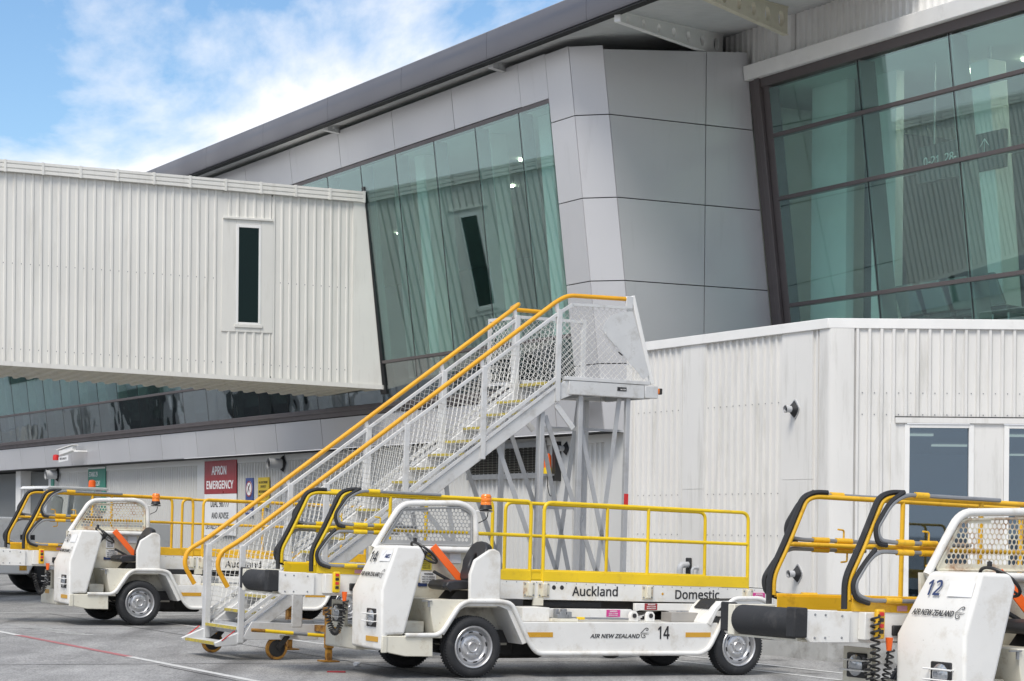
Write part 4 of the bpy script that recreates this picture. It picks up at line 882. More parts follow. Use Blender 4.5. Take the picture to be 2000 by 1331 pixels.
    MB().prism([(-1.06, .455), (-.503, .45), (-.496, .232), (-.825, .238), (-1.0, .272), (-1.06, .29)], .0, .045).build('bumper_skirt', 'old_white', T, .008)
    P('bumper_corner', 'old_white', -1.10, -1.04, -.01, .03, .275, .455, bevel=.008)
    P('cab_floor', 'old_white', -.85, -.38, .03, .72, .43, .462); P('floor_mat', 'rubber', -.83, -.42, .0, .6, .463, .475)
    P('pedal_box', 'old_white', -.73, -.5, .22, .6, .476, .6, bevel=.01)
    MB().prism([(-.46, .47), (-.53, .84), (.3, .84), (.3, .76), (-.1, .76), (-.22, .69), (-.36, .47)], .06, .66).build('seat_pedestal', 'old_white', T, .006)
    P('latch', 'tube_grey', -.62, -.5, .04, .06, .82, .83); P('latch', 'tube_grey', -.545, -.525, .045, .062, .76, .82)
    MB().prism([(-.95, 1.39), (.36, 1.38), (.36, .5), (-.9, .5)], .69, .72).build('cab_partition', 'old_white', T)
    MB().tube(fillet([(-.92, .655, 1.375), (-.60, .655, 1.86), (.14, .655, 1.886), (.31, .655, 1.79), (.325, .655, 1.38)], [.0, .12, .12, .12, 0], 6), .033, 12).build('guard_frame', WH, T)
    MB().tube([(-.9, .655, 1.372), (.33, .655, 1.365)], .036, 12).build('guard_bottom_rail', WH, T)
    perforated(T, sheet, [(-.86, 1.40), (-.585, 1.82), (-.54, 1.84), (.14, 1.86), (.285, 1.78), (.30, 1.40)], .655)
    MB().tube(fillet([(-.835, .652, 1.415), (-.575, .652, 1.805), (.13, .652, 1.835), (.262, .652, 1.77), (.275, .652, 1.415)], .05, 4, True), .012, 6, closed=True).build('mesh_border', sheet, T)
    MB().prism([(-.07, .835), (-.075, 1.116), (-.02, 1.27), (.16, 1.385), (.22, 1.395), (.285, 1.36), (.30, 1.30), (.305, .835)], .0, .055).build('seat_wing', WH, T, .016, seg=3)
    P('seat_back_panel', WH, .27, .31, .06, .67, .835, 1.2)
    # seat
    MB().prism([(-.30, .985), (-.27, 1.03), (-.17, 1.045), (.12, 1.04), (.16, .96), (-.24, .935), (-.29, .95)], .13, .58).build('seat_cushion', 'vinyl', T, .035, seg=3, smooth=60)
    MB().prism([(-.2, .84), (-.12, .93), (.14, .93), (.16, .84)], .22, .5).build('seat_suspension', 'black', T)
    b = MB(); K = 20                                                # backrest with a grip hole
    def bk(u, v, off): return V((.06 + .21 * v + off * .9, .355 + u, 1.02 + .44 * v - off * .45))
    def ob(k):
        an = 2 * math.pi * k / K; cu, su = math.cos(an), math.sin(an); wd = .225 if su > -.2 else .17
        return (abs(cu) ** .7 * (1 if cu > 0 else -1) * wd, .5 + abs(su) ** .75 * (1 if su > 0 else -1) * .5)
    for off in (-.045, .05):
        for k in range(K):
            u, v = ob(k); an = 2 * math.pi * k / K
            b.v.append(tuple(bk(u, v, off))); b.v.append(tuple(bk(.05 * math.cos(an), .5 + .17 * math.sin(an), off * .8)))
    for k in range(K):
        l = (k + 1) % K; a, c = 2 * k, 2 * l; o = 2 * K
        b.f += [(a, a + 1, c + 1, c), (o + a, o + c, o + c + 1, o + a + 1), (a, c, o + c, o + a), (a + 1, o + a + 1, o + c + 1, c + 1)]
    b.build('seat_backrest', 'vinyl', T, .022, seg=3, smooth=70)
    MB().bar((.12, .355, .95), (.14, .355, 1.12), .09, .03, (1, 0, 0)).build('backrest_post', 'black', T)
    MB().tube(fillet([(-.25, .1, .93), (-.3, .1, .98), (-.34, .1, .985)], .03), .012, 8).build('seat_lever', 'black', T)
    MB().lathe([(0, .025), (.022, .015), (.022, -.015), (0, -.025)], (-.345, .1, .985), 'y', 10).build('lever_knob', 'black', T)
    # steering, brake handle, orange arm
    c = V((-.47, .33, 1.335)); ax = V((.64, 0, .77)); u = V((0, 1, 0)); v = ax.cross(u)
    MB().tube([c + u * (.17 * math.cos(2 * math.pi * k / 28)) + v * (.17 * math.sin(2 * math.pi * k / 28)) for k in range(28)], .0135, 8, closed=True).build('steering_wheel', 'black', T)
    b = MB()
    for k in range(3): b.bar(c, c + u * (.165 * math.cos(2.1 * k)) + v * (.165 * math.sin(2.1 * k)), .03, .008, ax)
    b.cyl(c + ax * .02, c - ax * .06, .035, 12); b.build('steering_spokes', 'black', T)
    MB().cyl(c - ax * .05, (-.7, .33, 1.05), .024, 10).build('steering_column', 'black', T)
    MB().lathe([(0, .03), (.02, .02), (.02, -.02), (0, -.03)], tuple(c + v * .17 + ax * .03), 'z', 10).build('spinner_knob', 'black', T)
    MB().bar((-.23, .6, 1.405), (.08, .5, 1.03), .012, .085, (.6, 0, .6)).build('orange_arm', 'orange', T, .004)
    MB().bar((-.22, .6, 1.13), (-.04, .55, 1.03), .035, .035).build('hand_brake', 'black', T, .01)
    # stickers on the partition
    if number != '12':
        P('notice', 'sticker_yellow' if not rusty else 'white_print', -.33, -.2, .683, .688, 1.14, 1.33); lettering('CAUTION', 'ink', T, (-.32, .682, 1.28), (1, 0, 0), UP, .11, .03)
        for k in range(5): lettering('TOWING SPEED', 'ink', T, (-.315, .682, 1.245 - k * .022), (1, 0, 0), UP, .1, .012)
        P('notice', 'white_print', -.33, -.14, .683, .687, .99, 1.12); lettering('WARNING', 'ink', T, (-.29, .681, 1.09), (1, 0, 0), UP, .11, .018)
        for k in range(3): lettering('NOT TO EXCEED', 'ink', T, (-.31, .681, 1.06 - k * .027), (1, 0, 0), UP, .15, .013)
        P('notice', 'white_print', .02, .16, .683, .687, 1.22, 1.34); P('notice', 'white_print', -.1, -.02, .683, .687, 1.25, 1.34)
        P('data_plate', 'navy', -.36, -.25, .683, .687, .96, 1.0)
    # beacon
    MB().tube([(.3, .655, 1.80), (.52, .655, 1.80)], .01, 6).build('beacon_bracket', 'trim_white', T)
    MB().lathe([(0, .02), (.085, .0), (.085, -.002), (0, -.002)], (.44, .655, 1.81), 'z', 16).build('beacon_mount', 'black', T)
    MB().lathe([(.06, .05), (.075, .0), (.0, .0)], (.44, .655, 1.825), 'z', 16).build('beacon_base', 'black', T)
    MB().lathe([(0, .125), (.045, .122), (.058, .105), (.06, .09), (.057, .085), (.06, .08), (.06, .04), (.057, .035), (.06, .03), (.06, .0)], (.44, .655, 1.87), 'z', 20).build('beacon', 'amber_lens', T)
    MB().tube(fillet([(.47, .655, 1.81), (.46, .655, 1.72), (.33, .655, 1.66)], .05), .006, 6).build('beacon_cable', 'black', T)
    # headlamps
    for y0, x0 in ((.25, -1.108), (1.32, -1.03)):
        HL = P('headlight', 'black', x0 - .012, x0 + .03, y0 - .115, y0 + .115, .54, .735, bevel=.01)
        MB().lathe([(0, -.03), (.06, -.026), (.085, -.012), (.085, 0)], (x0 - .006, y0, .637), 'x', 18).build('lens', 'lens', HL)
        for z in (.60, .68): MB().tube([(x0 - .05, y0 - .15, z), (x0 - .05, y0 + .15, z)], .0075, 6).build('guard_bar', 'trim_white', HL)
        b = MB()
        for z in (.60, .68):
            for yy in (y0 - .13, y0 + .13): b.cyl((x0 - .05, yy, z), (x0 + .01, yy, z), .006, 6)
        b.build('guard_stub', 'trim_white', HL)
    P('reflector_strip', 'reflector', -1.1125, -1.109, .08, .38, .385, .44)
    P('reflector_strip', 'reflector', -1.043, -1.036, 1.2, 1.4, .42, .48)
    P('far_bumper', 'old_white', -1.04, -.45, .8, 1.62, .26, .5, bevel=.02); P('lamp_bracket', 'old_white', -1.02, -.98, 1.15, 1.5, .5, .78)
    # --- writing on the cowl and side
    k0, k1 = V((-1.112, 0, .94)), V((-.945, 0, 1.41)); up_ = (k1 - k0).normalized(); rt_ = V((0, -1, 0))
    at = lambda y, s_: V((k0.x, y, k0.z)) + up_ * s_ + (rt_.cross(up_)) * .005
    lettering(number, front_num_mat, T, at(.55, .30), rt_, up_, .15, .125, shear=.12)
    lettering('AIR NEW ZEALAND', 'ink', T, at(.645, .14), rt_, up_, .46, .047, shear=.25); fern('ink', T, at(.17, .13), rt_, up_, .095)
    if number == '14':
        MB().quadplate([at(.32, .315), at(.05, .315), at(.05, .435), at(.32, .435)], rt_.cross(up_), .001).build('sticker', 'white_print', T)
        lettering('AMSS', 'navy', T, at(.2, .35) + rt_.cross(up_) * .002, rt_, up_, .13, .045, shear=.2); b = MB(); ribbon(b, [(0, 0), (1, 1)], .1, at(.26, .375) + rt_.cross(up_) * .002, rt_, up_, .06); b.build('sticker_mark', 'navy', T)
    else:
        MB().quadplate([at(.32, .30), at(.05, .30), at(.05, .42), at(.32, .42)], rt_.cross(up_), .001).build('sticker', 'white_print', T)
    RX = V((1, 0, 0))
    lettering('AIR NEW ZEALAND', 'ink', T, (1.446, .0105, .43), RX, UP, .645, .046, shear=.25); fern('ink', T, (2.1, .0095, .435), RX, UP, .11)
    lettering(number, 'ink', T, (2.33, .0105, .42), RX, UP, .155, .145)
    # --- lifting gear between deck and boom
    P('tank', WH, .72, 1.06, .25, .62, .60, .755, bevel=.006)
    MB().prism([(1.0, .74), (2.2, .735), (2.25, .69), (2.2, .62), (1.0, .64)], .38, .45).build('lift_arm', WH, T, .006)
    P('valve_plate', 'old_white', 1.06, 1.4, .2, .35, .60, .635, bevel=.004); 
    b = MB()
    for k in range(9): b.box(1.16 + (k % 5) * .03, 1.2 + (k % 5) * .035, .24 + (k // 5) * .05, .3 + (k // 5) * .05, .635, .68 + .03 * ((k * 7) % 3))
    b.build('valve_block', 'tube_grey', T, .006)
    MB().tube([(1.35, .3, .64), (2.15, .32, .63)], .012, 8).build('ram_rod', 'tube_grey', T); P('yellow_cap', 'yellow_lemon', 1.43, 1.53, .27, .33, .62, .65, bevel=.008)
    for x in (2.18, 2.4):
        b = MB().prism([(x - .055, .60), (x + .055, .60), (x + .055, .68), (x + .03, .715), (x - .03, .715), (x - .055, .68)], .28, .33); b.build('pivot_lug', WH, T, .006)
        MB().cyl((x, .27, .668), (x, .34, .668), .026, 12).build('pivot_pin', 'black', T)
    MB().prism([(2.33, .80), (3.3, .80), (3.3, .715), (2.33, .72)], .5, .56).build('lower_boom', BW, T, .006)
    P('checker_step', 'checker', 2.68, 3.05, .28, .5, .602, .705)
    P('warning_sticker', 'pink', 1.87, 2.05, .376, .3795, .65, .73); P('warning_sticker', 'sign_red' if number == '14' else 'pink', 2.45, 2.62, .496, .4995, .725, .80)
    for x0, y0, z0 in ((1.87, .376, .65), (2.45, .496, .725), (4.17, .816, .847)):
        lettering('WARNING', 'white_print', T, (x0 + .04, y0, z0 + .055), RX, UP, .1, .016); lettering('KEEP CLEAR', 'white_print', T, (x0 + .03, y0, z0 + .033), RX, UP, .12, .012); lettering('MOVING PARTS', 'white_print', T, (x0 + .03, y0, z0 + .012), RX, UP, .12, .012)
    MB().cyl((1.3, .95, .77), (2.1, .95, .77), .07, 14).build('belt_drive', 'rubber', T); P('battery', 'black', .62, .95, .66, .8, .75, .83, bevel=.01)
    P('belt_guide', 'underside', 1.0, 4.2, 1.0, 1.7, .70, .80)
    MB().prism([(2.5, .6), (2.7, .6), (3.6, .8), (3.4, .8)], 1.2, 1.3).build('lift_arm', BW, T); MB().cyl((.2, 1.1, .6), (1.6, 1.1, .8), .06, 12).build('hydraulic_ram', 'tube_grey', T)
    # --- conveyor boom
    for y0, far in ((.83, False), (1.76, True)):
        y1 = y0 + .05
        MB().prism([(-1.55, zbb(-1.55)), (4.48, zbb(4.48)), (4.48, zbt(4.48)), (-1.55, zbt(-1.55))], y0, y1).build('boom_beam', BW, T, .005)
        MB().prism([(-1.96, .887), (-1.92, .848), (-1.54, .846), (-1.54, 1.083), (-1.96, 1.098)], y0 - .03, y0 - .001 if not far else y0 + .08).build('nose_plate', WH, T, .006)
        MB().prism([(-2.08 + .1 * far, .885), (-1.955 + .06 * far, .885), (-1.955 + .06 * far, 1.11), (-2.08 + .1 * far, 1.115)], y0 - .04 + .02 * far, y0 + .07 + .03 * far).build('bumper_block', 'rubber', T, .012)
        if not far:
            b = MB()
            for x, z in ((-1.88, 1.06), (-1.78, 1.057), (-1.62, 1.05), (-1.88, .885), (-1.78, .885), (-1.62, .885)): b.lathe([(0, -.006), (.008, -.005), (.01, 0)], (x, y0 - .03, z), 'y', 8)
            b.build('bolts', 'tube_grey', T, kind='stuff')
            b = MB(); x = -1.0
            while x < 4.4: b.lathe([(0, -.004), (.006, -.003), (.007, 0)], (x, y0, zbt(x) - .018), 'y', 6); x += .13
            b.build('rivets', 'tube_grey', T, kind='stuff')
        yl0, yl1 = (y0 - .004, y0 + .012) if not far else (y0 - .02, y0 - .002)
        for x0, x1 in ((-1.5, 1.13), (1.29, 4.11)):
            lo = .05 if far else -.004
            MB().prism([(x0, zbt(x0) - lo), (x1, zbt(x1) - lo), (x1, zbd(x1) - .02), (x0, zbd(x0) - .02)], yl0, yl1).build('kick_band', yl, T)
            MB().bar((x0, y0 + .02, zbd(x0) - .012), (x1, y0 + .02, zbd(x1) - .012), .045, .03).build('band_cap', yl, T, .008)
        P('band_link', yl, 1.132, 1.288, y0 + .016, y0 + .03, zbt(1.2) + .02, zbd(1.2) - .03)
        r_ = .0215; yr = y0 + .02
        MB().tube(fillet([(-1.52, yr, zbd(-1.5) - .01), (-1.52, yr, 1.32), (-1.39, yr, 1.56), (-1.21, yr, ztr(-1.2) - .03), (-1.12, yr, ztr(-1.1)), (1.11, yr, ztr(1.11)), (1.125, yr, ztr(1.1) - .1), (1.125, yr, zbb(1.1) + .03)], [0, .1, .1, .09, .09, .1, .1, 0], 5), r_, 10).build('top_rail', yl, T)
        MB().tube(fillet([(1.295, yr, zbb(1.3) + .03), (1.295, yr, ztr(1.3)), (4.095, yr, ztr(4.1)), (4.11, yr, zbb(4.1) + .03)], .1, 5), r_, 10).build('top_rail', yl, T)
        MB().tube([(-1.385, yr, zmr(-1.38)), (1.12, yr, zmr(1.12))], r_ * .95, 10).build('middle_rail', yl, T)
        MB().tube([(1.3, yr, zmr(1.3)), (4.1, yr, zmr(4.1))], r_ * .95, 10).build('middle_rail', yl, T)
        for x in (-.2, 2.69): MB().tube([(x, yr, zbb(x) + .03 if x > 2 else zbd(x) - .02), (x, yr, ztr(x))], r_ * .95, 10).build('rail_post', yl, T)
        # rubber edging and grey hoops at the nose
        edge = fillet([(-1.562, yr, 1.10), (-1.565, yr, 1.33), (-1.43, yr, 1.58), (-1.25, yr, ztr(-1.2) - .01), (-1.13, yr, ztr(-1.1) + .035), (-1.0, yr, ztr(-1.0) + .035)], .08, 5)
        b = MB(); o = len(b.v)
        b.tube(edge, .024, 6); b.build('rubber_edge', 'rubber', T)
        yh = yr + .045 if far else yr - .05; fx = -.06 if far else 0.0
        h1 = fillet([(-.05, yh, ztr(-.05) + .02), (-1.02 + fx, yh, ztr(-1) + .02), (-1.16 + fx, yh, ztr(-1.1) - .05), (-1.30 + fx, yh, 1.72), (-1.27 + fx, yh, 1.63), (-1.15 + fx, yh, zmr(-1.1) + .04), (-.35, yh, zmr(-.4) + .04)], .07, 5)
        MB().tube(h1, .0175, 8).build('sliding_hoop', 'tube_grey', T)
        h2 = fillet([(-.55, yh, zmr(-.6) - .035), (-1.28 + fx, yh, zmr(-1.3) - .035), (-1.38 + fx, yh, 1.47), (-1.5 + fx, yh, 1.30), (-1.48 + fx, yh, 1.21), (-1.36 + fx, yh, zbd(-1.3) - .01), (-.6, yh, zbd(-.6) - .01)], .08, 5)
        MB().tube(h2, .0175, 8).build('sliding_hoop', 'tube_grey', T)
        MB().tube(fillet([(-1.04 + fx, yh, ztr(-1) + .042), (-1.18 + fx, yh, ztr(-1.1) - .04), (-1.325 + fx, yh, 1.72), (-1.29 + fx, yh, 1.60), (-1.2 + fx, yh, zmr(-1.1) + .015)], .07, 5), .0185, 6).build('hoop_pad', 'rubber', T)
        MB().tube(fillet([(-1.31 + fx, yh, zmr(-1.3) - .015), (-1.41 + fx, yh, 1.46), (-1.535 + fx, yh, 1.30), (-1.50 + fx, yh, 1.18), (-1.36 + fx, yh, zbd(-1.3) - .035)], .07, 5), .0185, 6).build('hoop_pad', 'rubber', T)
        for x0, x1, zf in ((-.93, -.8, lambda x: ztr(x) + .02), (-1.1, -.94, lambda x: zmr(x) + .04), (-.86, -.7, lambda x: zmr(x) + .04), (-1.1, -.94, lambda x: zmr(x) - .035), (-.86, -.7, lambda x: zmr(x) - .035), (-1.2, -1.05, lambda x: zbd(x) - .01)):
            MB().cyl((x0, yh, zf(x0)), (x1, yh, zf(x1)), .0255, 10).build('sleeve', yl, T)
        for x, s_ in ((-.78, 1), (-.74, -1)):
            z = zmr(x) + (.06 if s_ > 0 else -.055)
            b = MB(); b.tube(fillet([(x, yh, z), (x, yh, z + .07 * s_), (x - .07, yh - .01, z + .075 * s_)], .02), .008, 6); b.build('clamp_handle', yl, T)
    b = MB()
    for x in (1.11, 1.3, 2.69, 4.1):
        b = MB().box(x - .028, x + .028, .785, .83, zbb(x) + .04, zbt(x) - .02); b.build('post_socket', 'old_white', T, .006)
        for dx in (-.05, .05): 
            P('socket_flange', 'rusty_sheet', x + dx - .022, x + dx + .022, .82, .8295, zbb(x) + .03, zbt(x) - .012)
    b = MB()
    for x in (1.11, 1.3, 2.69, 4.1):
        for dx in (-.055, .055):
            for z in (zbb(x) + .05, zbt(x) - .035): b.lathe([(0, -.008), (.009, -.007), (.011, 0)], (x + dx, .82, z), 'y', 8)
    b.build('socket_bolts', 'tube_grey', T, kind='stuff')
    P('boom_hinge', 'old_white', 1.16, 1.29, .81, .84, .755, zbb(1.2) + .02)
    for x in (1.435, 1.54): MB().lathe([(0, -.003), (.024, -.002), (.026, 0)], (x, .829, .96), 'y', 14).build('cable_port', 'black', T)
    if names:
        lettering('Auckland', 'ink', T, (1.675, .829, .865), RX, UP, .61, .115); lettering('Domestic', 'ink', T, (3.075, .829, .842), RX, UP, .62, .11)
        MB().lathe([(0, -.004), (.014, -.003), (.016, 0)], (2.9, .829, .90), 'y', 10).build('amber_marker', 'reflector', T)
    P('warning_sticker', 'pink', 4.17, 4.345, .819, .8292, .845, .925)
    P('warning_sticker', 'pink_pale', -1.26 + .2, -1.16 + .2, .822, .8255, zbt(-1.2) + .01, zbd(-1.2) - .05)
    # belt, rollers
    MB().prism([(-1.9, 1.03), (4.46, zbt(4.46) - .03), (4.46, zbt(4.46) - .015), (-1.9, 1.06)], .885, 1.64).build('belt', 'rubber', T)
    MB().cyl((-1.93, .91, .985), (-1.93, 1.63, .985), .115, 28).build('nose_roller', 'rubber', T, .006)
    MB().cyl((4.4, .885, .9), (4.4, 1.755, .9), .08, 20).build('tail_roller', 'rubber', T)
    P('nose_tray', 'old_white', -1.95, -1.5, .86, 1.75, .852, .868)
    P('roller_cheek', 'old_white', -1.98, -1.6, .885, .90, .86, 1.09); P('roller_cheek', 'old_white', -2.0, -1.6, 1.645, 1.73, .862, 1.10, bevel=.006)
    # controls
    P('control_box', BW, -1.44, -1.30, .745, .83, .87, 1.08, bevel=.006)
    PD = P('control_pendant', yl if not rusty else 'yellow_amber', -1.36, -1.28, .70, .745, .88, 1.105, bevel=.012)
    for k, m_ in enumerate(('red_tape', 'black', 'red_tape', 'black')): box('button', m_, PD, -1.34, -1.30, .69, .70, 1.055 - k * .045, 1.085 - k * .045, bevel=.003)
    P('junction_box', 'black', -1.13, -1.02, .78, .83, .90, .98, bevel=.01); P('side_plate', BW, -1.26, -.6, .80, .829, .86, zbt(-1) - .01)
    MB().cyl((-1.22, .72, .89), (-1.22, .72, .79), .03, 12, .02).build('plug', 'orange', T)
    MB().tube(fillet([(-1.22, .72, .8), (-1.23, .73, .72), (-1.2, .75, .66)], .05), .01, 6).build('lead', 'black', T)
    MB().tube(coil((-1.2, .72, .80), (-1.42, .74, .74), .32, 26, .028, .0065), .0075, 6).build('coil_cable', 'black', T)
    if number == '12': MB().tube(coil((-1.38, .70, 1.06), (-1.36, .70, .3), .0, 15, .034, .008), .009, 6).build('coil_cable', 'black', T)
    return T
def fillet_xz(p): return p
belt_loader(frame(-.399, 23.874, AN), 'white belt loader number 14 with bright yellow rails and side lettering', 'yellow_lemon', 'grey_sheet', '14', 'ink', True, False)
belt_loader(frame(4.283, 16.93, math.radians(31.0), -.02), 'white belt loader number 12 cut off by the right edge, rusty guard mesh', 'yellow_amber', 'rusty_sheet', '12', 'navy', False, True)
belt_loader(frame(-5.589, 33.406, math.radians(29.0), .014), 'white belt loader behind the stairs with amber rails and rusty guard mesh', 'yellow_amber', 'rusty_sheet', '10', 'ink', True, True)
# ------------------------------------------------------------------ passenger stairs
ST = empty('passenger_stairs', M=frame(-2.799, 26.119, AN), label='tall aluminium boarding stairs on wheels with yellow handrails and mesh sides', cat='stairs')
W_ = 1.1; SL = .735
zs = lambda x: .183 + SL * (x + .41)             # underside of stringer
zu = lambda x: zs(x) + .19                       # top of stringer
zw = lambda x: 1.315 + .728 * (x + .43)          # white upper rail
zh = lambda x: 1.40 + .744 * (x + .45)           # yellow handrail
PX0, PX1, PZ = 3.83, 5.21, 3.5
posts = [-.43, .61, 1.65, 2.69, 3.73]
for side, y in (('near', 0.0), ('far', W_)):
    o = 1 if y else -1
    MB().prism([(-.72, .155), (-.41, zs(-.41)), (3.75, zs(3.75)), (3.95, 3.32), (3.95, 3.5), (3.85, 3.5), (3.68, zu(3.68)), (-.45, zu(-.45) - .02), (-.74, .2)], y - .03, y + .03).build('stringer', 'stair_alu', ST, .006)
    MB().bar((-.44, y - .035 * (1 if not y else -1), zu(-.44) + .03), (3.72, y - .035 * (1 if not y else -1), zu(3.72) + .03), .03, .035).build('stringer_flange', 'stair_alu', ST)
    MB().bar((-.44, y - .034 * (1 if not y else -1), zu(-.44) + .12), (3.72, y - .034 * (1 if not y else -1), zu(3.72) + .12), .03, .04).build('toe_rail', 'stair_alu', ST)
    for i, x in enumerate(posts):
        MB().box(x - .035, x + .035, y - .055, y - .015 if not y else y + .055, zs(x) + .0 if i else .2, zw(x) + (.04 if i == 4 else .02)).build('post', 'stair_alu', ST, .005)
        MB().bar((x - .02, y - .02, zw(x) + .01), (x - .05, y - .02, zh(x) - .03), .03, .05, (1, 0, 0)).build('rail_clip', 'stair_alu', ST)
    MB().bar((-.43, y - .03, zw(-.43)), (3.72, y - .03, zw(3.72)), .035, .04).build('upper_rail', 'stair_alu', ST, .004)
    hr = [(-.60, y - .02, .85), (-.74, y - .02, 1.08), (-.70, y - .02, 1.25), (-.46, y - .02, zh(-.46)), (3.70, y - .02, zh(3.70)), (3.86, y - .02, 4.57), (4.72, y - .02, 4.585)]
    if y: hr = hr[:4] + [(3.68, y - .02, zh(3.68)), (3.76, y - .02, 4.54), (3.82, y + .35, 4.5), (4.3, y + .38, 4.5)]
    MB().tube(fillet(hr, [0, .16, .16, .14, .12, .12, .1, 0] if y else [0, .16, .16, .14, .12, .12, 0], 6), .028, 12).build('handrail', 'yellow_rail', ST)
    b = MB()
    x = -.2
    while x < 3.6: b.lathe([(0, -.012 * -o * -1), (.011, -.01 * -o * -1), (.014, 0)], (x, y + o * .03, zs(x) + .1), 'y', 8); x += .26
    b.build('bolts', 'tube_grey', ST, kind='stuff')
# treads
n = 18
for i in range(n):
    x = -.70 + i * .2446; z = .2 + i * .1795
    b = MB().box(x, x + .25, .034, W_ - .034, z - .035, z); tr = b.build('tread', 'stair_alu', ST, .004)
    box('nosing', 'grit_yellow', tr, x - .005, x + .028, .04, W_ - .04, z - .03, z + .002)
b = MB()
for y in (-.033, W_ + .033): MB().bar((-.66, y, .225), (-.5, y, .342), .004, .012).build('red_tape', 'red_tape', ST)
# wire mesh
def clip(poly, p, d):
    t0, t1 = -1e9, 1e9; n_ = len(poly)
    for i in range(n_):
        (x0, z0), (x1, z1) = poly[i], poly[(i + 1) % n_]; nx, nz = -(z1 - z0), x1 - x0      # inward for ccw
        den = nx * d[0] + nz * d[1]; num = nx * (x0 - p[0]) + nz * (z0 - p[1])
        if abs(den) < 1e-9:
            if num > 0: return None
            continue
        t = num / den
        if den > 0: t0 = max(t0, t)
        else: t1 = min(t1, t)
    return (t0, t1) if t1 - t0 > .01 else None
def chain(name, poly, y, ang, sp=.058, r=.0034, M3=None):
    b = MB(); cx = sum(p[0] for p in poly) / len(poly); cz = sum(p[1] for p in poly) / len(poly)
    for s_ in (1, -1):
        a = ang + s_ * math.radians(44); d = (math.cos(a), math.sin(a)); nn = (-d[1], d[0]); k = -120
        while k < 120:
            p = (cx + nn[0] * sp * k, cz + nn[1] * sp * k); c = clip(poly, p, d); k += 1
            if not c: continue
            L_ = c[1] - c[0]; m_ = max(2, int(L_ / sp) + 1); pts = []
            for i in range(m_ + 1):                                  # slightly woven wire
                t = c[0] + L_ * i / m_; ph = math.pi * (t / sp)
                pts.append(V((p[0] + d[0] * t + nn[0] * .006 * math.sin(ph), y + .004 * s_ * math.cos(ph), p[1] + d[1] * t + nn[1] * .006 * math.sin(ph))))
            if M3: pts = [M3(q_) for q_ in pts]
            b.tube(pts, r, 3, cap=False)
    o = b.build(name, 'wire', ST, kind='stuff'); return o
sa = math.atan(SL)
for y in (-.015, W_ + .015):
    for i in range(4):
        x0, x1 = posts[i] + .03, posts[i + 1] - .03
        chain('wire_mesh', [(x0, zu(x0) + .05), (x1, zu(x1) + .05), (x1, zw(x1) - .01), (x0, zw(x0) - .01)], y, sa)
# platform
for y in (0, W_):
    MB().box(PX0 + .06, PX1 - .2, y - .045, y + .03, 3.325, PZ).build('platform_beam', 'stair_alu', ST, .008)
    MB().box(PX1 - .195, PX1, y - .05, y + .035, 3.335, PZ - .005).build('beam_end', 'stair_alu', ST, .008)
    MB().box(PX0, PX1 - .12, y - .05, y + .03, PZ + .004, PZ + .05).build('toe_board', 'stair_alu', ST, .004)
MB().box(PX0, PX1 - .02, .03, W_ - .03, 3.44, 3.49).build('platform_deck', 'stair_leg', ST)
for x in (PX0 + .1, PX0 + .6, PX1 - .1): MB().box(x - .03, x + .03, .03, W_ - .03, 3.33, 3.438).build('cross_member', 'stair_leg', ST)
box('nosing', 'grit_yellow', ST, PX0 - .05, PX0 + .0, .04, W_ - .04, 3.46, 3.497)
pp = [(3.77, PZ + .05), (5.08, PZ + .05), (4.80, 4.46), (3.93, 4.455), (3.77, 4.36)]
chain('wire_mesh', pp, -.012, 0.0)
MB().bar((3.74, -.03, 4.345), (3.92, -.03, 4.46), .035, .04).build('upper_rail', 'stair_alu', ST); MB().bar((3.91, -.03, 4.46), (4.78, -.03, 4.475), .035, .035).build('upper_rail', 'stair_alu', ST)
MB().box(4.70, 4.80, -.05, -.01, 4.46, 4.62).build('rail_bracket', 'stair_alu', ST, .008)
MB().bar((4.80, -.02, 4.63), (5.13, -.02, 3.52), .05, .055, (1, 0, 0)).build('end_post', 'trim_white', ST, .006)
sp_ = [(4.80, 4.43)] + [(4.80 - .42 * math.sin(a), 4.19 + .245 * math.cos(a)) for a in (.35, .7, 1.05, 1.35)] + [(4.36, 4.17), (4.99, 3.57), (5.075, 3.64)]
MB().prism(sp_, -.045, -.038).build('side_plate', 'stair_alu', ST)
MB().tube([(4.60, -.05, 3.9), (4.66, -.05, 3.86)], .008, 6).build('plate_latch', 'black', ST); MB().bar((4.40, -.05, 4.13), (4.56, -.05, 3.98), .02, .03).build('plate_hinge', 'stair_alu', ST)
lettering('NO STEP', 'white_print', ST, (4.645, -.0505, 3.418), (1, 0, 0), UP, .08, .016); box('name_plate', 'ink', ST, 4.60, 4.735, -.0495, -.046, 3.405, 3.455)
# far side and swing gate of the platform
chain('wire_mesh', [(3.77, PZ + .05), (4.75, PZ + .05), (4.75, 4.36), (3.77, 4.36)], W_ + .015, 0.0)
MB().bar((3.74, W_, 4.37), (4.76, W_, 4.37), .035, .04).build('upper_rail', 'stair_alu', ST)
MB().bar((4.75, W_, PZ), (4.75, W_, 4.4), .05, .05, (1, 0, 0)).build('post', 'stair_alu', ST)
gx = 3.70
gm = lambda q_: V((gx - (q_.x - gx) * .15, W_ + (q_.x - gx) * .99, q_.z))
chain('wire_mesh', [(gx + .03, PZ + .02), (gx + .5, PZ + .02), (gx + .5, 4.33), (gx + .03, 4.33)], 0, 0.0, M3=gm)
for z in (PZ, 4.35): MB().bar((gx, W_ + .02, z), (gx - .08, W_ + .52, z), .035, .04).build('gate_rail', 'stair_alu', ST)
MB().bar((gx - .08, W_ + .52, PZ), (gx - .08, W_ + .52, 4.37), .035, .04, (1, 0, 0)).build('gate_stile', 'stair_alu', ST)
